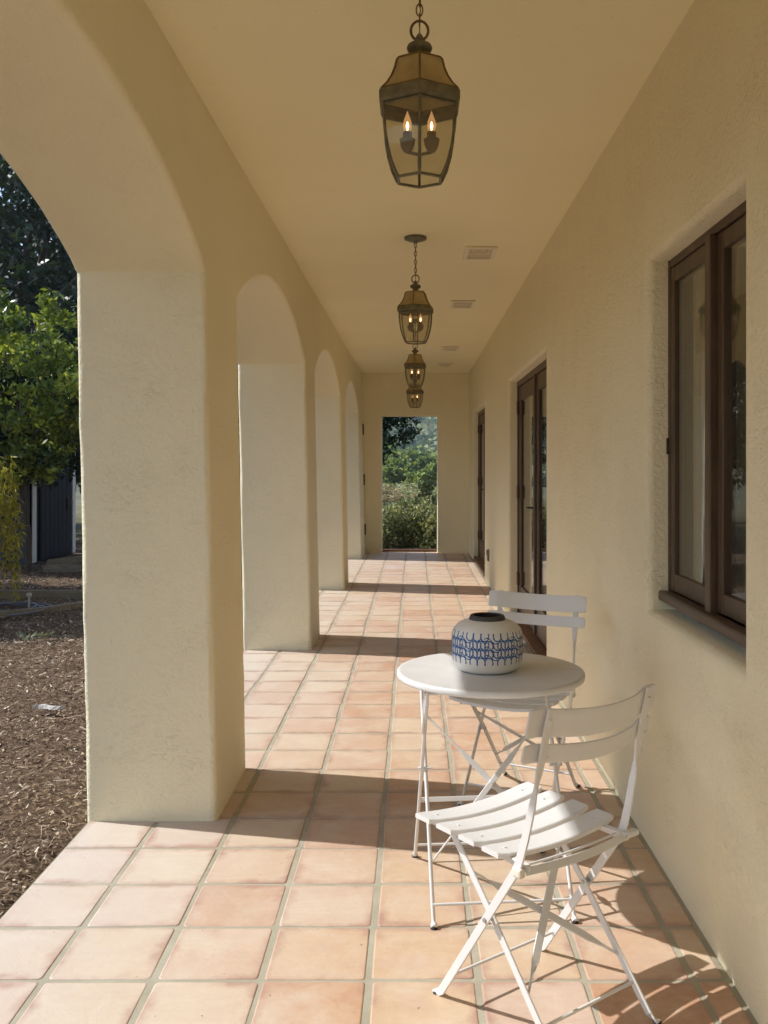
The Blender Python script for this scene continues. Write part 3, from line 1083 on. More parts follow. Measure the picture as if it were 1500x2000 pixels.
# ------------------------------------------------------------------ folding chairs
def chair():
    o = empty("folding_chair")
    sx = 0.185          # back legs / uprights
    ix = 0.163          # seat legs
    up_y0, up_z0 = -0.095, 0.440
    # seat slats: sagging strips running left to right
    depth, gap = 0.0720, 0.0170
    yy = 0.288
    for k in range(4):
        y1 = yy - k * (depth + gap)
        y0 = y1 - depth
        mb = MB()
        n = 14
        v, f = [], []
        for i in range(n + 1):
            t = -1 + 2 * i / n
            x = t * 0.203
            z = 0.438 + 0.018 * t * t
            e = 0.006 if abs(t) > 0.99 else 0.0
            for (yq, zq) in ((y0 + e, z - 0.012), (y0 + e, z - 0.002), (y0 + 0.003 + e, z), (y1 - 0.003 - e, z), (y1 - e, z - 0.002), (y1 - e, z - 0.012)):
                v.append((x, yq, zq))
        for i in range(n):
            for q in range(5):
                f.append((i * 6 + q, (i + 1) * 6 + q, (i + 1) * 6 + q + 1, i * 6 + q + 1))
        mb.add(v, f, 0, False)
        # underside returns and ends
        mb.add([p for p in v], [tuple(range(5, -1, -1)), tuple(n * 6 + q for q in range(6))])
        for sgn in (-1, 1):
            for dx in (-0.008, 0.008):
                mb.lathe([(0.0030, 0.0), (0.0026, 0.0012), (0.0006, 0.0018)], 8, sgn * ix + dx, (y0 + y1) / 2, 0.438 + 0.018 * (ix / 0.203) ** 2 - 0.0002)
        s = mb.build("seat_slat", M_WHITE, o)
        md = s.modifiers.new("thickness", 'SOLIDIFY')
        md.thickness = 0.002
        md.offset = -1
    # side rails under the slats
    for sgn in (-1, 1):
        mb = MB()
        mb.bar([(sgn * ix, 0.262, 0.432), (sgn * ix, -0.03, 0.432), (sgn * (ix + 0.006), -0.115, 0.430)], (0, 0, 1), 0.018, 0.004)
        mb.bar([(sgn * (ix - 0.008), -0.02, 0.440), (sgn * (ix + 0.006), -0.105, 0.438)], (1, 0, 0), 0.020, 0.004)
        mb.build("seat_rail", M_WHITE, o)
    # curved rear bar and wire
    mb = MB()
    pts = [(0.175 * t, -0.108 - 0.020 * (1 - t * t), 0.428) for t in [-1 + 2 * i / 12 for i in range(13)]]
    mb.bar(pts, (0, 0.5, 0.87), 0.020, 0.004)
    mb.tube([(0.168 * t, -0.095 - 0.010 * (1 - t * t), 0.436) for t in [-1 + 2 * i / 8 for i in range(9)]], 0.003, 6)
    mb.box(0.176, 0.222, -0.118, -0.096, 0.422, 0.436, 0, 0.003)
    mb.build("rear_bar", M_WHITE, o)
    # uprights continuing as front legs
    for sgn in (-1, 1):
        x = sgn * sx
        mb = MB()
        pts, wd = [], []
        path = [(-0.187, 0.826), (-0.176, 0.775), (-0.164, 0.720), (-0.152, 0.672), (-0.146, 0.645), (-0.141, 0.622), (-0.134, 0.590), (-0.115, 0.510),
                (-0.101, 0.462), (-0.093, 0.438), (-0.080, 0.415), (0.020, 0.2700), (0.195, 0.016), (0.204, 0.009), (0.222, 0.006)]
        twist = [0, 0, 0, 0, 20, 70, 90, 90, 90, 90, 90, 90, 90, 90, 90]
        ww = [0.014, 0.023, 0.023, 0.022, 0.018, 0.017, 0.021, 0.023, 0.024, 0.024, 0.022, 0.022, 0.022, 0.022, 0.022]
        for (y, z), a in zip(path, twist):
            pts.append((x - sgn * 0.012 * min(1, max(0, (z - 0.45) / 0.25)), y, z))
            wd.append((math.cos(R(a)), math.sin(R(a)) * 0.9, math.sin(R(a)) * 0.3))
        # the leg bars lie in the side plane
        for q in range(10, 13):
            wd[q] = (0, 0.83, 0.55)
        wd[13] = (0.3, 0.6, 0.7)
        wd[14] = (1, 0, 0)
        mb.bar(pts, wd, ww, 0.006)
        for (y, z) in ((-0.186, 0.800), (-0.172, 0.712)):
            mb.lathe([(0.004, 0.0), (0.0035, 0.002), (0.001, 0.003)], 8, sgn * (sx - 0.012), y - 0.004, z)
        u = mb.build("upright_leg", M_WHITE, o)
        mb = MB()
        mb.lathe([(0.010, 0.0), (0.010, 0.005), (0.006, 0.006)], 14, x, 0.216, 0.0005)
        mb.build("foot_pad", M_BLACKPAD, u)
        mb = MB()
        mb.box(x - 0.010, x + 0.010, -0.110, -0.080, 0.412, 0.436, 0, 0.006)
        mb.build("plastic_sleeve", paint("ivory plastic", (0.74, 0.71, 0.60), 0.5), u)
        mb = MB()
        a = sgn * (sx + 0.004)
        mb.tube([(sgn * (ix - 0.006), 0.022, 0.267), (a + sgn * 0.003, 0.022, 0.267)], 0.0055, 10)
        mb.build("pivot_bolt", M_STEEL, u)
    # seat legs running back to the rear feet
    for sgn in (-1, 1):
        x = sgn * ix
        mb = MB()
        pts = [(x, 0.178, 0.428), (x, 0.150, 0.400), (x, 0.022, 0.267), (x, -0.196, 0.016), (x + sgn * 0.004, -0.204, 0.009), (x + sgn * 0.006, -0.224, 0.006)]
        wd = [(0, 0.75, -0.66)] * 4 + [(0.4, 0.5, -0.5), (1, 0, 0)]
        mb.bar(pts, wd, 0.021, 0.006)
        u = mb.build("seat_leg", M_WHITE, o)
        mb = MB()
        mb.lathe([(0.010, 0.0), (0.010, 0.005), (0.006, 0.006)], 14, x + sgn * 0.006, -0.217, 0.0005)
        mb.build("foot_pad", M_BLACKPAD, u)
    # stretchers
    mb = MB()
    mb.tube([(-sx, 0.157, 0.071), (sx, 0.157, 0.071)], 0.0042, 8)
    mb.build("stretcher", M_WHITE, o)
    mb = MB()
    mb.tube([(-ix, -0.146, 0.073), (ix, -0.146, 0.073)], 0.0042, 8)
    mb.build("stretcher", M_WHITE, o)
    # crossed flat braces between the seat legs (flat in the middle, pinched ends)
    for sgn in (-1, 1):
        mb = MB()
        a = Vector((-sgn * ix, 0.108, 0.356))
        b = Vector((sgn * ix, -0.100, 0.126))
        n = 10
        pts, ww, wd = [], [], []
        for i in range(n + 1):
            t = i / n
            p = a.lerp(b, t) + Vector((0, 0.66, -0.75)) * (0.004 * sgn)
            pts.append(p)
            e = min(t, 1 - t)
            ww.append(0.009 if e < 0.15 else 0.021)
            wd.append((sgn * 0.7, 0.5, 0.5) if e > 0.12 else (0, 0.75, -0.66))
        mb.bar(pts, wd, ww, 0.0045)
        mb.build("brace", M_WHITE, o)
    # back slats: bowed strips with rounded corners
    for (s0, s1) in ((0.0, 0.070), (0.088, 0.134)):
        mb = MB()
        n = 34
        top = Vector((0, -0.184, 0.822))
        dn = Vector((0, 0.235, -1.0)).normalized()
        nrm = Vector((0, 1.0, 0.235)).normalized()
        half = 0.222
        rc = 0.010
        v, f = [], []
        rows = 5
        for i in range(n + 1):
            t = -1 + 2 * i / n
            t = math.copysign(1 - (1 - abs(t)) ** 1.9, t)
            x = half * t
            bow = 0.042 * (1 - (x / 0.175) ** 2) if abs(x) < 0.175 else -0.003 * min(1, (abs(x) - 0.175) / 0.02)
            ex = half - abs(x)
            ins = 0.0
            if ex < rc:
                ins = rc - math.sqrt(max(0, rc * rc - (rc - ex) ** 2))
            for q in range(rows):
                s = s0 + ins + (s1 - s0 - 2 * ins) * q / (rows - 1)
                p = top + dn * s + nrm * (0.011 - bow) + Vector((x, 0, 0))
                v.append(p)
        for i in range(n):
            for q in range(rows - 1):
                f.append((i * rows + q, i * rows + q + 1, (i + 1) * rows + q + 1, (i + 1) * rows + q))
        mb.add(v, f, 0, True)
        s = mb.build("back_slat", M_WHITE, o)
        md = s.modifiers.new("thickness", 'SOLIDIFY')
        md.thickness = 0.006
        md.offset = 0
        bv = s.modifiers.new("edge", 'BEVEL')
        bv.width = 0.0018
        bv.segments = 2
        bv.limit_method = 'ANGLE'
        bv.angle_limit = R(50)
    return o

ch = chair()
ch.location = (0.3365, 2.379, 0.0)
ch.rotation_euler = (0, 0, R(37.0))
tag(ch, "nearer white folding metal chair, its back to the camera in front of the table", "chair", "white folding bistro chairs")
ch2 = copy_tree(ch)
ch2.location = (0.452, 3.885, 0.0)
ch2.rotation_euler = (0, 0, R(152.0))
tag(ch2, "farther white folding metal chair facing the camera from behind the table", "chair", "white folding bistro chairs")

# ------------------------------------------------------------------ folding table
def table():
    o = empty("folding_table", (0.250, 3.05, 0.0), R(5.0))
    mb = MB()
    rt = 0.306
    mb.lathe([(rt - 0.006, 0.690), (rt - 0.001, 0.692), (rt, 0.697), (rt, 0.706), (rt - 0.003, 0.7105), (rt - 0.009, 0.7115), (rt - 0.016, 0.7100), (0.0005, 0.7095)], 96, 0, 0.005, cap=False)
    mb.lathe([(rt - 0.006, 0.690), (rt - 0.008, 0.700), (0.0005, 0.702)], 96, 0, 0.005, cap=False)
    mb.build("table_top", M_WHITE, o)
    hx = 0.222
    r = 0.0062
    zp = 0.395
    # frame with near feet (leans to the far side at the top), and frame with far feet
    frames = []
    for name, s, x in (("leg", -1, hx - 0.008), ("leg", 1, hx + 0.004)):
        for sgn in (-1, 1):
            f = MB()
            px = sgn * x
            f.tube([(px, s * 0.262, 0.010), (px, s * 0.244, 0.012), (px, s * 0.240, 0.022), (px, 0.0, zp), (px, -s * 0.16, 0.650), (px, -s * 0.175, 0.684)], r, 8)
            f.tube([(px, s * 0.262, 0.006), (px, s * 0.250, 0.010)], [0.010, 0.010], 10)
            fr = f.build("leg", M_WHITE, o)
            mb = MB()
            mb.lathe([(0.011, 0.0), (0.011, 0.005), (0.008, 0.007)], 12, sgn * x, s * 0.257, 0.0003)
            mb.build("foot_pad", M_BLACKPAD, fr)
    # stretchers
    for (y, z, x) in ((-0.222, 0.055, hx - 0.008), (0.222, 0.055, hx + 0.004)):
        mb = MB()
        mb.tube([(-x, y, z), (x, y, z)], 0.0048, 8)
        mb.build("stretcher", M_WHITE, o)
    mb = MB()
    mb.bar([(-hx - 0.004, 0.085, 0.262), (hx + 0.004, 0.085, 0.262)], (0, 0.5, 0.87), 0.016, 0.005)
    mb.build("stretcher", M_WHITE, o)
    # crossed braces in the near-footed frame: thin wires flattened in the middle
    for sgn in (-1, 1):
        mb = MB()
        a = Vector((-sgn * (hx - 0.008), 0.100, 0.555))
        b = Vector((sgn * (hx - 0.008), -0.155, 0.150))
        pts, ww, wd = [], [], []
        for i in range(13):
            t = i / 12
            pts.append(a.lerp(b, t) + Vector((0, 0.84, -0.53)) * (0.004 * sgn))
            e = min(t, 1 - t)
            ww.append(0.006 if e < 0.26 else 0.018)
            wd.append((sgn * 0.6, 0.4, 0.6))
        mb.bar(pts, wd, ww, 0.005)
        mb.build("brace", M_WHITE, o)
    mb = MB()
    c = Vector((0, -0.0275, 0.3525))
    mb.tube([c + Vector((0, 0.84, -0.53)) * -0.012, c + Vector((0, 0.84, -0.53)) * 0.012], 0.006, 10)
    mb.build("brace_bolt", M_WHITE, o)
    # hinge bolts under the top and the pivots where the frames cross
    for sgn in (-1, 1):
        mb = MB()
        mb.tube([(sgn * (hx - 0.026), 0, zp), (sgn * (hx + 0.016), 0, zp)], 0.0055, 10)
        mb.build("pivot_bolt", M_WHITE, o)
        mb = MB()
        mb.tube([(sgn * (hx - 0.03), -0.172, 0.680), (sgn * (hx + 0.014), -0.172, 0.680)], 0.0055, 10)
        mb.bar([(sgn * (hx + 0.006), -0.19, 0.684), (sgn * (hx + 0.006), 0.20, 0.684)], (0, 0, 1), 0.016, 0.004)
        mb.build("top_bracket", M_WHITE, o)
        mb = MB()
        mb.tube([(sgn * (hx + 0.008), -0.150, 0.660), (sgn * (hx + 0.010), -0.120, 0.580), (sgn * (hx + 0.012), -0.110, 0.545), (sgn * (hx + 0.006), -0.092, 0.530)], 0.0048, 8)
        mb.build("latch_hook", M_WHITE, o)
    return o
tb = table()
tag(tb, "small round white folding metal table between the two chairs", "table")

# ------------------------------------------------------------------ vase
def vase():
    prof = [(0.086, 0.0), (0.094, 0.003), (0.104, 0.011), (0.110, 0.022), (0.1145, 0.038), (0.1162, 0.058), (0.1165, 0.080), (0.1163, 0.104),
            (0.1148, 0.121), (0.1105, 0.134), (0.1005, 0.146), (0.0870, 0.1545), (0.0720, 0.1605), (0.0600, 0.1640)]
    rim = [(0.0600, 0.1635), (0.0590, 0.168), (0.0570, 0.174), (0.0545, 0.1775), (0.0500, 0.1780), (0.0475, 0.175), (0.0470, 0.160), (0.070, 0.145), (0.095, 0.12), (0.10, 0.05), (0.08, 0.01)]
    m_body, nt, out = new_mat("matt cream glaze")
    co = objco(nt)
    n = noise(nt, co, 25.0, 4)
    pbsdf(nt, out, ramp(nt, n, [(0.3, (0.72, 0.70, 0.65)), (0.7, (0.78, 0.76, 0.71))]), 0.55, 0.4, normal=bump(nt, noise(nt, co, 120, 3), 0.12, 0.002))
    m_blue, nt, out = new_mat("blue painted glaze")
    n = noise(nt, objco(nt), 60.0, 4)
    pbsdf(nt, out, ramp(nt, n, [(0.3, (0.018, 0.065, 0.22)), (0.7, (0.06, 0.17, 0.42))]), 0.45, 0.4)
    m_rim = paint("dark grey rim", (0.055, 0.052, 0.050), 0.6)
    m_in = paint("dark vase inside", (0.030, 0.022, 0.018), 0.8)
    def rad(z):
        for i in range(len(prof) - 1):
            if prof[i][1] <= z <= prof[i + 1][1]:
                t = (z - prof[i][1]) / (prof[i + 1][1] - prof[i][1])
                return prof[i][0] * (1 - t) + prof[i + 1][0] * t
        return 0.1
    o = empty("vase", (0.240, 3.065, 0.7112))
    mb = MB()
    mb.lathe(prof, 80, cap=False)
    mb.add([(0.085 * math.cos(2 * math.pi * k / 40), 0.085 * math.sin(2 * math.pi * k / 40), 0.0) for k in range(40)], [tuple(range(40))[::-1]])
    # painted scrollwork: flat ribbons on the surface
    def stroke(pts, w):
        # pts in (theta, z); ribbon of width w hugging the wall
        P = []
        for i in range(len(pts)):
            a = pts[max(i - 1, 0)]
            b = pts[min(i + 1, len(pts) - 1)]
            dx, dz = (b[0] - a[0]) * 0.116, b[1] - a[1]
            L = math.hypot(dx, dz) or 1
            nx, nz = -dz / L, dx / L
            ww = w * (1.0 + 0.25 * math.sin(i * 1.7 + pts[0][0] * 9))
            for s in (-0.5, 0.5):
                th = pts[i][0] + nx * ww * s / 0.116
                z = pts[i][1] + nz * ww * s
                r = rad(z) + 0.0006
                P.append((r * math.cos(th), r * math.sin(th), z))
        mb.add(P, [(2 * i, 2 * i + 1, 2 * i + 3, 2 * i + 2) for i in range(len(pts) - 1)], 1, True)
    def dot(th, z, r0):
        P = []
        for k in range(10):
            t = 2 * math.pi * k / 10
            zz = z + r0 * 1.2 * math.sin(t)
            r = rad(zz) + 0.0008
            th2 = th + r0 * math.cos(t) / 0.116
            P.append((r * math.cos(th2), r * math.sin(th2), zz))
        mb.add(P, [tuple(range(10))], 1)
    NP = 8
    U = 2 * math.pi / NP
    def motif(th0, z0, sg, h):
        """three arcs between two hooked ends; sg=+1 opens upward"""
        posts = [0.0, 0.27, 0.55, 0.82]
        for k in range(3):
            a, b = posts[k], posts[k + 1]
            pts = []
            for i in range(13):
                t = i / 12
                ang = math.pi * t
                x = (a + b) / 2 - (b - a) / 2 * math.cos(ang)
                z = z0 - sg * 0.62 * h * math.sin(ang) + sg * 0.30 * h
                pts.append((th0 + x * U, z))
            stroke(pts, 0.0041)
        for k in (0, 3):
            s = -1 if k == 0 else 1
            pts = [(th0 + posts[k] * U, z0 + sg * 0.30 * h), (th0 + (posts[k] + s * 0.01) * U, z0 + sg * 0.55 * h), (th0 + (posts[k] - s * 0.005) * U, z0 + sg * 0.80 * h)]
            stroke(pts, 0.0036)
            dot(th0 + (posts[k] - s * 0.005) * U, z0 + sg * 0.80 * h, 0.0022)
        for k in (1, 2):
            stroke([(th0 + posts[k] * U, z0 + sg * 0.15 * h), (th0 + posts[k] * U, z0 + sg * 0.75 * h)], 0.0044)
            dot(th0 + posts[k] * U, z0 + sg * 0.78 * h, 0.0028)
    for p in range(NP):
        t0 = p * U + 0.10
        for r_, zc in enumerate((0.117, 0.090, 0.064)):
            motif(t0, zc, 1, 0.0195)
            motif(t0 + 0.15 * U, zc - 0.0122, -1, 0.0195)
            # link to the next unit: an S stroke
            pts = []
            for i in range(13):
                t = i / 12
                pts.append((t0 + (0.66 + 0.52 * t) * U, zc + 0.001 - 0.011 * t + 0.006 * math.sin(2 * math.pi * t)))
            stroke(pts, 0.0030)
    mb.build("vase_body", [m_body, m_blue], o)
    mb = MB()
    mb.lathe(rim[:6], 64, cap=False)
    mb.build("rim", m_rim, o)
    mb = MB()
    mb.lathe(rim[5:], 64, cap=False)
    mb.build("inside", m_in, o)
    return o
vs = vase()
tag(vs, "squat cream ceramic vase with blue scrollwork and a dark rim on the table", "vase")

# ------------------------------------------------------------------ ground and hillside
def terrain_z(x, y):
    ky = [-400, 15.0, 17, 25, 60, 110, 160, 250, 400, 700, 1200, 2500]
    kz = [-0.05, -0.05, -0.30, -0.55, -1.3, -3.0, -3.4, 3.0, 24, 90, 210, 260]
    z = np.interp(y, ky, kz)
    far = np.clip((y - 22) / 200.0, 0, 1)
    z = z + far * (6.0 * np.sin(x * 0.012 + y * 0.007) + 3.0 * np.sin(x * 0.031 - y * 0.013 + 1.3))
    return z

def ground_material():
    m, nt, out = new_mat("mulch and dry earth")
    co = pos(nt)
    sep = nt.nodes.new('ShaderNodeSeparateXYZ')
    nt.links.new(co, sep.inputs[0])
    n1 = noise(nt, co, 28.0, 8, 0.7)
    mul = ramp(nt, n1, [(0.30, (0.05, 0.033, 0.021)), (0.5, (0.13, 0.088, 0.057)), (0.68, (0.25, 0.18, 0.115))])
    n2 = noise(nt, co, 0.06, 8, 0.65)
    dry = ramp(nt, n2, [(0.35, (0.07, 0.08, 0.04)), (0.55, (0.17, 0.15, 0.085)), (0.70, (0.36, 0.28, 0.20))])
    f = nt.nodes.new('ShaderNodeMapRange')
    f.inputs['From Min'].default_value = 19.0
    f.inputs['From Max'].default_value = 26.0
    nt.links.new(sep.outputs[1], f.inputs['Value'])
    col = mixc(nt, f.outputs[0], mul, dry)
    pbsdf(nt, out, col, 0.95, 0.1, normal=bump(nt, n1, 0.8, 0.03))
    return m

ys = np.concatenate([np.linspace(-150, -12, 10), np.linspace(-10, 30, 90), 30 * (30.0 ** np.linspace(0.03, 1, 90))])
xs = np.concatenate([-14 * (50.0 ** np.linspace(1, 0.03, 36)), np.linspace(-14, 14, 70), 14 * (50.0 ** np.linspace(0.03, 1, 36))])
XX, YY = np.meshgrid(xs, ys)
ZZ = terrain_z(XX, YY)
rn = np.random.default_rng(3)
near = (YY < 30) & (np.abs(XX) < 14)
ZZ = ZZ + np.where(near & (XX < -1.3), 0.012 * np.sin(XX * 5.1 + YY * 2.3) + 0.010 * np.sin(YY * 6.7 - XX * 3.1), 0)
ZZ = np.where((XX > -1.4) & (YY < 14.9) & (YY > -6), -0.17, ZZ)
nv = XX.size
me = bpy.data.meshes.new("ground")
nx, ny = len(xs), len(ys)
idx = np.arange(nv).reshape(ny, nx)
F = np.stack([idx[:-1, :-1], idx[:-1, 1:], idx[1:, 1:], idx[1:, :-1]], -1).reshape(-1, 4)
me.from_pydata(np.stack([XX, YY, ZZ], -1).reshape(-1, 3).tolist(), [], F.tolist())
me.polygons.foreach_set('use_smooth', [True] * len(me.polygons))
me.materials.append(ground_material())
g = bpy.data.objects.new("ground", me)
COL.objects.link(g)
tag(g, kind="structure")

# mulch chips (nobody could count them)
def chips(n, seed):
    r = np.random.default_rng(seed)
    # denser close to the camera: spread along view distance
    y = 1.6 + 12.5 * r.random(n) ** 1.35
    x = -1.30 - (0.52 * y + 1.2) * r.random(n) * 0.95
    keep = x < -1.28
    x, y = x[keep], y[keep]
    n = len(x)
    L = r.uniform(0.006, 0.024, n) * (1 + 0.05 * y)
    long_ = r.random(n) < 0.22
    L = np.where(long_, L * 2.6, L)
    W = np.where(long_, r.uniform(0.0015, 0.003, n), r.uniform(0.003, 0.009, n)) * (1 + 0.05 * y)
    big = r.random(n) < 0.012
    L = np.where(big, r.uniform(0.03, 0.055, n), L)
    W = np.where(big, r.uniform(0.010, 0.020, n), W)
    a = r.uniform(0, np.pi * 2, n)
    tl = r.normal(0, 0.35, n)
    rl = r.normal(0, 0.5, n)
    u = np.stack([np.cos(a) * np.cos(tl), np.sin(a) * np.cos(tl), np.sin(tl)], -1)
    w = np.stack([-np.sin(a) * np.cos(rl), np.cos(a) * np.cos(rl), np.sin(rl)], -1)
    z = terrain_z(x, y) + 0.012 * np.sin(x * 5.1 + y * 2.3) + 0.010 * np.sin(y * 6.7 - x * 3.1) + r.uniform(0.0, 0.022, n)
    c = np.stack([x, y, z], -1)
    u = u * L[:, None] / 2
    w = w * W[:, None] / 2
    V = np.stack([c - u - w, c + u - w * r.uniform(0.3, 1, n)[:, None], c + u + w, c - u + w * r.uniform(0.3, 1, n)[:, None]], 1)
    t = np.clip(r.normal(0.42, 0.25, n), 0, 1)
    t = np.where(big, r.uniform(0.45, 1.0, n), t)
    return V, t
M_CHIP = tint_mat("bark chips", [(0.0, (0.07, 0.045, 0.028)), (0.35, (0.21, 0.145, 0.092)), (0.7, (0.40, 0.30, 0.20)), (1.0, (0.70, 0.62, 0.50))], 0.85)
V, t = chips(95000, 5)
mu = quads_obj("mulch", V, M_CHIP, tint=t)
tag(mu, kind="stuff")
mu["label"] = "brown bark mulch spread over the garden bed"

# ------------------------------------------------------------------ foliage
def leaves(r, centers, per, spread, size, elong=1.9, droop=0.0, flat=0.0):
    """leaf quads round clump centres"""
    n = len(centers) * per
    c = np.repeat(np.asarray(centers), per, axis=0)
    d = r.normal(0, 1, (n, 3))
    d /= np.linalg.norm(d, axis=1)[:, None]
    rad_ = r.random(n) ** 0.45
    p = c + d * (rad_ * spread)[:, None] * np.array([1, 1, 0.8])
    a = r.normal(0, 1, (n, 3)) + d * 0.7
    a[:, 2] -= droop
    a /= np.linalg.norm(a, axis=1)[:, None]
    b = np.cross(a, r.normal(0, 1, (n, 3)) + np.array([0, 0, flat]))
    b /= np.linalg.norm(b, axis=1)[:, None]
    s = size * r.uniform(0.6, 1.3, n)
    u = a * (s * elong / 2)[:, None]
    w = b * (s / 2)[:, None]
    V = np.stack([p - u, p + w - u * 0.1, p + u, p - w - u * 0.1], 1)
    t = np.clip(0.5 + 0.22 * r.normal(0, 1, n) + 0.10 * np.repeat(r.normal(0, 1, len(centers)), per), 0, 1)
    return V, t

def crown_centers(r, n, rx, ry, rz, cz, hollow=0.45):
    c = r.normal(0, 1, (n, 3))
    c /= np.linalg.norm(c, axis=1)[:, None]
    q = hollow + (1 - hollow) * r.random(n) ** 0.6
    bumpy = 1 + 0.16 * np.sin(c[:, 0] * 5 + 1.3) * np.cos(c[:, 1] * 4 + c[:, 2] * 6)
    return c * (q * bumpy)[:, None] * np.array([rx, ry, rz]) + np.array([0, 0, cz])

M_BARK = metal_mat("bark", (0.045, 0.032, 0.022), (0.10, 0.075, 0.052), 0.85, 0.0, 18)
M_LF_DARK = leaf_mat("dark oak leaf", (0.010, 0.020, 0.008), (0.022, 0.042, 0.014), (0.050, 0.085, 0.024), 0.22, 0.42)
M_LF_BRIGHT = leaf_mat("bright green leaf", (0.035, 0.060, 0.012), (0.150, 0.210, 0.028), (0.46, 0.50, 0.080), 0.34, 0.32)
M_LF_YELLOW = leaf_mat("yellow green leaf", (0.12, 0.125, 0.014), (0.30, 0.28, 0.036), (0.50, 0.43, 0.06), 0.4, 0.45)
M_LF_SHRUB = leaf_mat("grey green shrub leaf", (0.060, 0.080, 0.028), (0.24, 0.27, 0.11), (0.70, 0.66, 0.42), 0.42, 0.45)
M_LF_MID = leaf_mat("hillside leaf", (0.055, 0.095, 0.028), (0.22, 0.29, 0.070), (0.48, 0.48, 0.12), 0.25, 0.6)
M_LF_CHAP = leaf_mat("chaparral leaf", (0.070, 0.105, 0.050), (0.165, 0.215, 0.095), (0.32, 0.33, 0.17), 0.2, 0.7)

def trunk_mb(r, h, r0, top_r, limbs, spread_r, cz, lean_x=0.0):
    mb = MB()
    pts, rr = [], []
    for i in range(8):
        t = i / 7
        pts.append((lean_x * t + 0.06 * h * 0.3 * math.sin(t * 5 + r.random()), 0.05 * h * 0.3 * math.sin(t * 4 + 1), h * t - 0.15))
        rr.append(r0 * (1 - t) ** 0.8 + top_r * t)
    mb.tube(pts, rr, 9)
    for k in range(limbs):
        a = 2 * math.pi * k / limbs + r.uniform(-0.4, 0.4)
        s = r.uniform(0.45, 0.95)
        b = Vector(pts[int(2 + s * 4)])
        e = Vector((math.cos(a) * spread_r * r.uniform(0.5, 0.9), math.sin(a) * spread_r * r.uniform(0.5, 0.9), cz + r.uniform(-0.3, 0.6) * spread_r))
        m1 = b.lerp(e, 0.5) + Vector((0, 0, 0.12 * spread_r))
        mb.tube([b, b.lerp(m1, 0.5), m1, m1.lerp(e, 0.5), e], [r0 * 0.45, r0 * 0.36, r0 * 0.27, r0 * 0.18, r0 * 0.07], 6)
    return mb

def tree(name, loc, seed, rx, ry, rz, cz, ncl, per, spread, size, mat, h, r0, limbs, label, cat="tree", group=None, elong=1.9, hollow=0.45, droop=0.0, part="crown"):
    r = np.random.default_rng(seed)
    pr = random.Random(seed)
    o = empty(name, loc)
    V, t = leaves(r, crown_centers(r, ncl, rx, ry, rz, cz, hollow), per, spread, size, elong, droop)
    quads_obj(part, V, mat, o, t)
    trunk_mb(pr, h, r0, r0 * 0.25, limbs, min(rx, ry), cz).build("trunk" if cat == "tree" else "stem", M_BARK, o)
    tag(o, label, cat, group)
    return o

# big dark trees behind the garden shed
bigt = tree("dark_tree", (-9.3, 22.0, -0.1), 21, 4.3, 4.0, 4.6, 5.6, 190, 130, 0.62, 0.115, M_LF_DARK, 6.5, 0.28, 9,
            "tall dark leafy tree filling the upper left behind the arch", group="dark trees behind the garden")
for (x, y, s, rz, lb) in ((-13.5, 29.0, 1.15, 70, "dark tree standing behind the tall one at the left edge"),
                          (-15.0, 12.0, 0.9, 140, "dark tree far left of the garden bed"),
                          (-16.5, 4.0, 1.0, 220, "dark tree beside the mulch bed, left of the porch"),
                          (-9.2, 33.0, 1.1, 300, "dark tree behind the shed, farther off")):
    c = copy_tree(bigt)
    c.location = (x, y, -0.1)
    c.rotation_euler = (0, 0, R(rz))
    c.scale = (s, s, s)
    tag(c, lb, "tree", "dark trees behind the garden")

r = np.random.default_rng(5)
o = empty("bright_tree", (-5.10, 12.2, -0.05))
cc = np.concatenate([crown_centers(r, 100, 1.15, 1.05, 1.05, 2.60, 0.4),
                     crown_centers(r, 34, 0.75, 0.7, 0.55, 1.75, 0.3) + np.array([-0.15, 0.1, 0]),
                     crown_centers(r, 16, 0.40, 0.4, 0.35, 2.35, 0.3) + np.array([0.95, 0.0, 0]),
                     crown_centers(r, 14, 0.35, 0.35, 0.35, 1.45, 0.3) + np.array([0.15, -0.2, 0])])
V, t = leaves(r, cc, 92, 0.19, 0.046, 2.3)
t = np.clip(t + 0.20 * np.repeat(r.normal(0, 1, len(cc)), 92), 0, 1)
quads_obj("crown", V, M_LF_BRIGHT, o, t)
trunk_mb(random.Random(5), 2.4, 0.040, 0.012, 8, 1.0, 2.5).build("trunk", M_BARK, o)
tag(o, "sunlit bright green bushy tree in front of the dark tree", "tree")
dsh = tree("dark_shrub", (-5.75, 13.1, -0.05), 8, 1.5, 0.9, 0.80, 1.95, 110, 130, 0.3, 0.055, M_LF_DARK, 1.5, 0.05, 6,
     "dark green shrub hanging in front of the shed roof", "shrub")
for (x, y, k, rz, lb) in ((-6.4, 19.5, 1.25, 60, "dark shrub just behind the right corner of the shed"),
                          (-4.2, 22.5, 1.35, 160, "dark shrub farther back behind the pillars"),
                          (-8.2, 18.5, 1.30, 250, "dark shrub behind the left side of the shed")):
    c = copy_tree(dsh)
    c.location = (x, y, -0.45 if y < 21 else -0.9)
    c.rotation_euler = (0, 0, R(rz))
    c.scale = (k, k, k)
    tag(c, lb, "shrub", "dark shrubs behind the shed")
tree("shade_tree", (-7.6, 9.6, -0.05), 9, 1.5, 2.2, 1.2, 2.9, 90, 120, 0.42, 0.09, M_LF_DARK, 2.7, 0.12, 7,
     "small dark tree just left of the arch shading the mulch")

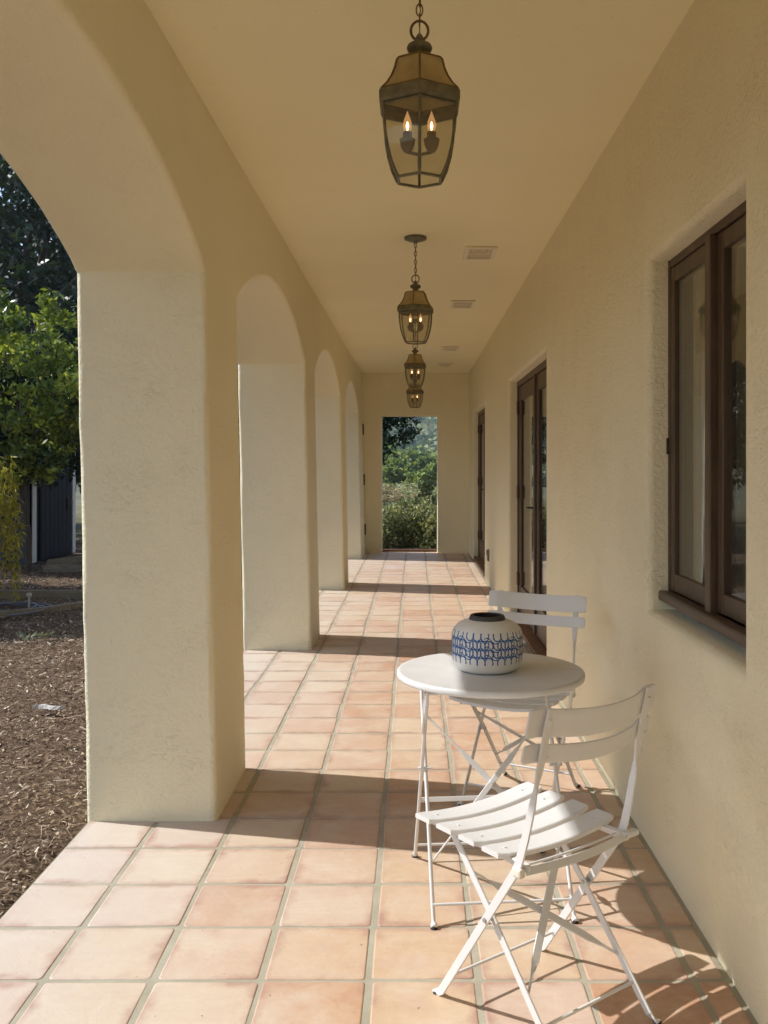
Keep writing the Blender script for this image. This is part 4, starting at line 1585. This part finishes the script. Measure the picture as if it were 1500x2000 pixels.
# weeping yellow-green plant at the left edge
def weeping(loc, seed):
    r = np.random.default_rng(seed)
    o = empty("weeping_shrub", loc)
    Vs, ts = [], []
    stem = MB()
    for k in range(420):
        a = r.uniform(0, 2 * np.pi)
        rr_ = 0.85 * r.random() ** 0.5
        x, y = rr_ * np.cos(a), rr_ * np.sin(a)
        z0 = 1.75 - 0.45 * (rr_ / 0.85) ** 2 + r.normal(0, 0.12)
        ln = r.uniform(0.5, 1.15)
        m = int(ln / 0.018)
        tt_ = np.linspace(0, 1, m)
        out_ = 0.16 * tt_ * (1 - 0.4 * tt_)
        px = x + np.cos(a) * out_ + 0.02 * np.sin(tt_ * 9 + k)
        py = y + np.sin(a) * out_ + 0.02 * np.cos(tt_ * 8 + k)
        pz = np.maximum(z0 - ln * tt_ ** 1.15, 0.12)
        p = np.stack([px, py, pz], -1)
        side = r.normal(0, 1, (m, 3))
        side[:, 2] = -1.3 + 0.5 * r.normal(0, 1, m)
        side /= np.linalg.norm(side, axis=1)[:, None]
        b = np.cross(side, r.normal(0, 1, (m, 3)))
        b /= np.linalg.norm(b, axis=1)[:, None]
        s = r.uniform(0.05, 0.10, m)
        u = side * s[:, None]
        w = b * (s * 0.11)[:, None]
        Vs.append(np.stack([p, p + u * 0.5 + w, p + u, p + u * 0.5 - w], 1))
        ts.append(np.clip(r.normal(0.5, 0.25, m), 0, 1))
        if k % 3 == 0:
            stem.tube([(x * 0.2, y * 0.2, 1.3), (x * 0.6, y * 0.6, z0 + 0.05), (x, y, z0)], 0.006, 5)
    stem.tube([(0, 0, -0.1), (0.03, 0.02, 0.7), (0, 0, 1.4)], [0.05, 0.04, 0.02], 8)
    quads_obj("foliage", np.concatenate(Vs), M_LF_YELLOW, o, np.concatenate(ts))
    stem.build("stem", M_BARK, o)
    tag(o, "yellow green weeping shrub with thin drooping leaves at the left edge", "shrub")
    return o
weeping((-4.62, 8.6, -0.05), 33)

# ------------------------------------------------------------------ garden shed
shed = empty("garden_shed", (-5.45, 14.1, -0.05))
tag(shed, "small dark garden shed with white corner boards under the trees", "shed")
M_SIDING = wood("charcoal stained boards", (0.006, 0.006, 0.007), (0.014, 0.014, 0.016), 'Z', 0.8)
M_TRIM = paint("white painted trim", (0.62, 0.62, 0.62), 0.6)
M_PANEL = paint("blue grey panel", (0.09, 0.10, 0.125), 0.7)
mb = MB()
hw = 0.82
mb.add([(0, -hw, 0), (0, hw, 0), (0, hw, 1.72), (0, 0, 2.30), (0, -hw, 1.72)], [(0, 1, 2, 3, 4)])
mb.add([(-1.8, -hw, 0), (-1.8, hw, 0), (-1.8, hw, 1.72), (-1.8, 0, 2.30), (-1.8, -hw, 1.72)], [(4, 3, 2, 1, 0)])
mb.add([(-1.8, hw, 0), (0, hw, 0), (0, hw, 1.72), (-1.8, hw, 1.72)], [(3, 2, 1, 0)])
mb.build("wall", M_SIDING, shed)
mb = MB()
mb.box(-1.8, -0.03, -hw - 0.012, -hw, 0.0, 1.72)
mb.build("side_panel", M_PANEL, shed)
for y in (-hw, hw - 0.10):
    mb = MB()
    mb.box(0.0, 0.022, y, y + 0.12, 0.02, 1.70, 0, 0.004)
    mb.build("corner_board", M_TRIM, shed)
mb = MB()
for s in (-1, 1):
    a, b = Vector((0.012, s * (hw + 0.10), 1.66)), Vector((0.012, 0.0, 2.31))
    mb.bar([a, b], (0, -s * 0.6, 0.8), 0.11, 0.024)
mb.build("gable_board", M_TRIM, shed)
mb = MB()
mb.box(0.003, 0.030, -0.58, 0.58, 0.03, 1.62, 0, 0.006)
for k in range(7):
    mb.box(0.030, 0.036, -0.56 + k * 0.163, -0.56 + k * 0.163 + 0.15, 0.05, 1.60, 0, 0.003)
dr = mb.build("door", M_SIDING, shed)
mb = MB()
mb.box(0.036, 0.060, 0.40, 0.46, 0.72, 0.92, 0, 0.006)
mb.build("handle", M_IRON, dr)
mb = MB()
for s in (-1, 1):
    a = [(0.12, s * (hw + 0.14), 1.64), (0.12, 0, 2.345), (-1.95, 0, 2.345), (-1.95, s * (hw + 0.14), 1.64)]
    mb.add(a, [(0, 1, 2, 3)])
ro = mb.build("roof", M_SIDING, shed)
md = ro.modifiers.new("thickness", 'SOLIDIFY')
md.thickness = 0.03

# ------------------------------------------------------------------ garden edging, hose, litter
M_TIMBER = wood("weathered edging timber", (0.16, 0.13, 0.09), (0.30, 0.25, 0.18), 'X', 0.85)
def edging(name, a, b, w, h, label):
    mb = MB()
    a, b = Vector(a), Vector(b)
    d = (b - a).normalized()
    s = Vector((-d.y, d.x, 0))
    mb.bar([a, a.lerp(b, 0.33) + Vector((0, 0, 0.006)), a.lerp(b, 0.66) + Vector((0, 0, -0.005)), b], (s.x, s.y, 0), w, h)
    o = mb.build(name, M_TIMBER)
    tag(o, label, "edging", "timber edging in the mulch")
edging("timber_edging", (-9.0, 9.95, 0.00), (-2.2, 9.85, 0.00), 0.045, 0.10, "long weathered timber edging lying straight across the mulch")
edging("timber_edging", (-4.9, 12.3, 0.00), (-2.5, 12.5, 0.00), 0.045, 0.10, "short timber edging farther back near the shed")
edging("timber_edging", (-4.10, 8.3, -0.02), (-3.25, 9.3, -0.01), 0.06, 0.06, "slanting half buried timber in front of the straight edging")
edging("timber_edging", (-5.1, 13.0, 0.00), (-4.2, 14.6, 0.00), 0.05, 0.10, "slanting timber edging in front of the shed door")

M_HOSE = paint("grey blue irrigation hose", (0.16, 0.18, 0.22), 0.4)
mb = MB()
pts = []
for i in range(120):
    t = i / 119
    a = t * 2 * math.pi * 3.6
    r_ = 0.44 - 0.045 * (a / (2 * math.pi)) + 0.035 * math.sin(a * 1.37)
    pts.append((-3.95 + r_ * math.cos(a) + 0.03 * math.sin(a * 0.6), 8.95 + 0.8 * r_ * math.sin(a), -0.015 + 0.010 * (i // 33) + 0.006 * math.sin(a * 2.3)))
mb.tube(pts, 0.0085, 8)
hs = mb.build("hose", M_HOSE)
tag(hs, "loosely coiled grey hose lying on the mulch before the timber", "hose")
mb = MB()
mb.tube([(-3.72, 9.0, -0.06), (-3.72, 9.0, 0.10)], 0.011, 8)
mb.lathe([(0.020, 0.10), (0.026, 0.112), (0.026, 0.130), (0.012, 0.140)], 12, -3.72, 9.0)
sp = mb.build("sprinkler_riser", paint("pale plastic riser", (0.45, 0.42, 0.38), 0.5))
tag(sp, "short pale sprinkler riser standing among the hose coils", "sprinkler")

# bleached piece of bark and a fallen sprig
rb = random.Random(4)
mb = MB()
n = 16
v, f = [], []
for i in range(n + 1):
    t = i / n
    w = 0.017 * math.sin(math.pi * min(1, t * 0.9 + 0.08)) * (0.8 + 0.4 * rb.random()) + 0.004
    cx = -2.18 + 0.19 * t
    cy = 5.32 + 0.02 * math.sin(t * 6)
    for q in range(5):
        s = -1 + q / 2
        v.append((cx, cy + s * w, -0.015 + 0.018 * (1 - s * s) + 0.008 * rb.random()))
for i in range(n):
    for q in range(4):
        f.append((i * 5 + q, (i + 1) * 5 + q, (i + 1) * 5 + q + 1, i * 5 + q + 1))
mb.add(v, f, 0, False)
bk = mb.build("bark_piece", paint("bleached bark", (0.46, 0.43, 0.40), 0.85, 0.3, 0.2, 0.25, 40))
md = bk.modifiers.new("thickness", 'SOLIDIFY')
md.thickness = 0.006
tag(bk, "bleached white strip of bark on the mulch left of the pillar", "bark")

r = np.random.default_rng(14)
o = empty("leafy_sprig", (-3.02, 7.5, -0.02))
cs = np.stack([np.linspace(-0.17, 0.10, 9), r.normal(0, 0.025, 9), 0.02 + 0.02 * r.random(9)], -1)
V, t = leaves(r, cs, 5, 0.04, 0.022, 2.2)
V[:, :, 2] = np.maximum(V[:, :, 2], 0.0)
quads_obj("leaf", V, leaf_mat("pale sprig leaf", (0.14, 0.17, 0.11), (0.25, 0.29, 0.20), (0.40, 0.43, 0.33), 0.2), o, t)
mb = MB()
mb.tube([(-0.26, 0, 0.01), (0, 0.01, 0.02), (0.28, -0.01, 0.012)], 0.004, 6)
mb.build("twig", M_BARK, o)
tag(o, "fallen sprig of pale green leaves lying on the mulch", "sprig")

# ------------------------------------------------------------------ beyond the doorway
SH = [(-0.72, 16.9, 1.0, "dark leafy shrub at the left foot of the doorway view"),
      (-0.10, 17.4, 0.95, "leafy shrub in the middle of the doorway view"),
      (0.45, 17.0, 0.92, "sunlit shrub at the right foot of the doorway view"),
      (-1.7, 17.8, 1.1, "shrub outside, left of the doorway"),
      (1.35, 17.6, 1.05, "shrub outside, right of the doorway")]
s0 = None
for i, (x, y, s, lb) in enumerate(SH):
    if s0 is None:
        s0 = tree("garden_shrub", (x, y, -0.3), 41, 0.52, 0.50, 0.52, 0.52, 74, 66, 0.16, 0.040, M_LF_SHRUB, 0.6, 0.02, 8, lb, "shrub",
                  "shrubs just beyond the doorway", elong=1.7, hollow=0.3, part="foliage")
        c = s0
    else:
        c = copy_tree(s0)
    c.location = (x, y, -0.3)
    c.rotation_euler = (0, 0, i * 1.9)
    c.scale = (s, s, s * (1 + 0.05 * (i % 3)))
    tag(c, lb, "shrub", "shrubs just beyond the doorway")
# slender sapling
tree("slender_shrub", (0.33, 19.0, -0.35), 47, 0.26, 0.26, 0.62, 1.05, 26, 34, 0.12, 0.050, M_LF_SHRUB, 1.3, 0.014, 9,
     "thin pale leaved sapling rising at the right of the doorway view", "shrub", part="foliage", hollow=0.2)
# oak whose branch hangs into the doorway
r = np.random.default_rng(52)
o = empty("oak_tree", (-3.15, 19.5, -0.4))
cc = crown_centers(r, 90, 2.1, 1.9, 1.5, 7.6, 0.4)
# hanging branch reaching right, loose sprays of leaves with gaps
br = []
for k in range(44):
    t = (k / 43) ** 0.8
    br.append((1.5 + 1.75 * t, -0.4 + 0.3 * math.sin(k), 3.15 - 0.35 * t - (0.55 if k % 3 == 0 else 0.0) * r.random() + 0.16 * math.sin(k * 2.1)))
for k in range(64):
    q = r.random() ** 1.3
    br.append((2.42 + 0.66 * q + 0.05 * r.normal(), -0.4 + 0.25 * r.normal(), 1.75 + 0.6 * q + (1.25 - 0.6 * q) * r.random()))
V1, t1 = leaves(r, cc, 60, 0.21, 0.075, 1.5, 0.2)
V2, t2 = leaves(r, np.array(br), 20, 0.15, 0.052, 1.7, 0.2)
V, t = np.concatenate([V1, V2]), np.concatenate([t1, t2])
quads_obj("crown", V, M_LF_DARK, o, t)
mb = trunk_mb(random.Random(3), 7.0, 0.19, 0.06, 7, 1.6, 7.5)
mb.tube([(0.0, 0, 2.6), (0.9, -0.2, 3.1), (2.0, -0.4, 3.05), (3.1, -0.4, 2.8)], [0.05, 0.035, 0.020, 0.006], 6)
mb.tube([(1.7, -0.4, 3.08), (2.3, -0.42, 2.6), (2.6, -0.4, 1.95)], [0.016, 0.010, 0.004], 5)
mb.tube([(2.3, -0.4, 2.98), (2.45, -0.42, 2.6), (2.7, -0.4, 2.35)], [0.010, 0.007, 0.003], 5)
mb.build("trunk", M_BARK, o)
tag(o, "dark oak whose leafy branch hangs into the top left of the doorway", "tree")

M_LF_DRY = leaf_mat("dry grass leaf", (0.20, 0.16, 0.08), (0.36, 0.29, 0.16), (0.52, 0.44, 0.27), 0.2, 0.7)
r = np.random.default_rng(93)
for i in range(13):
    y = 22.0 + 2.4 * i
    x = (-0.045 + 0.085 * ((i * 0.618) % 1.0)) * y + (0.3 if i % 5 == 4 else 0)
    s_ = 1.0 + 0.05 * (y - 21)
    c = copy_tree(s0)
    c.location = (x, y, float(terrain_z(np.array(x), np.array(y))) - 0.12)
    c.rotation_euler = (0, 0, i * 1.3)
    c.scale = (s_ * 1.1, s_ * 1.1, s_ * 0.42)
    dry = i % 3 == 1
    if dry:
        for q in c.children:
            if q.name.startswith("foliage"):
                q.data = q.data.copy()
                q.data.materials[0] = M_LF_DRY
    tag(c, "dry straw coloured bush on the slope between the shrubs and the round trees" if dry else "low green bush on the slope between the near shrubs and the round trees", "shrub",
        "dry bushes on the slope" if dry else "low bushes on the slope")

# trees on the slope, each its own
mt = None
r = np.random.default_rng(77)
spots = [(-3.6, 64, .62), (-1.5, 70, .70), (0.6, 66, .55), (2.6, 72, .72), (-5.8, 78, .9), (-2.9, 88, .95), (0.2, 92, 1.0), (3.1, 96, 1.05), (6.2, 90, .9),
         (-7.5, 108, 1.2), (-3.8, 116, 1.25), (0.4, 122, 1.15), (4.2, 128, 1.3), (8.4, 118, 1.2), (-9.5, 140, 1.4), (-4.5, 150, 1.4), (0.8, 156, 1.5), (6.0, 160, 1.45), (11, 150, 1.3)]
for i, (x, y, s) in enumerate(spots):
    z = float(terrain_z(np.array(x), np.array(y))) - 0.3
    if mt is None:
        mt = tree("slope_tree", (x, y, z), 61, 2.3, 2.1, 1.7, 2.4, 70, 45, 0.62, 0.34, M_LF_MID, 2.2, 0.16, 6, "", "tree", elong=1.3)
        c = mt
    else:
        c = copy_tree(mt)
    c.location = (x, y, z)
    c.rotation_euler = (0, 0, i * 2.4)
    c.scale = (s * (1 + 0.15 * math.sin(i * 3)), s, s * (1 + 0.18 * math.sin(i * 5 + 1)))
    tag(c, "round green tree on the slope seen through the doorway", "tree", "round trees on the slope beyond the doorway")

# chaparral covering the hill as one mass
r = np.random.default_rng(88)
n = 2600
y = 150 + 640 * r.random(n) ** 1.4
x = (r.random(n) - 0.5) * (0.50 * y + 20)
z = terrain_z(x, y)
sz = r.uniform(1.6, 4.6, n) * (1 + (y - 150) / 900)
per = 120
cen = np.stack([x, y, z + 0.25 * sz], -1)
c = np.repeat(cen, per, 0)
d = r.normal(0, 1, (n * per, 3))
d /= np.linalg.norm(d, axis=1)[:, None]
d[:, 2] = np.abs(d[:, 2]) * 0.8
ss = np.repeat(sz, per)
p = c + d * (ss * (0.55 + 0.45 * r.random(n * per)))[:, None]
a = r.normal(0, 1, (n * per, 3))
a /= np.linalg.norm(a, axis=1)[:, None]
b = np.cross(a, d + 0.5 * r.normal(0, 1, (n * per, 3)))
b /= np.linalg.norm(b, axis=1)[:, None]
u = a * (ss * 0.17)[:, None]
w = b * (ss * 0.12)[:, None]
V = np.stack([p - u, p + w, p + u, p - w], 1)
t = np.clip(np.repeat(r.normal(0.5, 0.28, n), per) + 0.15 * r.normal(0, 1, n * per), 0, 1)
cp = quads_obj("chaparral", V, M_LF_CHAP, tint=t)
tag(cp, kind="stuff")
cp["label"] = "dense scrub covering the distant hillside"

# ------------------------------------------------------------------ hazy air
mb = MB()
mb.box(-760, 760, -190, 960, -16.0, 175.0)
m, nt, out = new_mat("hazy air")
pv = nt.nodes.new('ShaderNodeVolumePrincipled')
pv.inputs['Color'].default_value = (0.68, 0.80, 1.0, 1)
pv.inputs['Density'].default_value = 0.00055
pv.inputs['Anisotropy'].default_value = 0.2
nt.links.new(pv.outputs[0], out.inputs['Volume'])
hz = mb.build("haze", m)
tag(hz, kind="stuff")
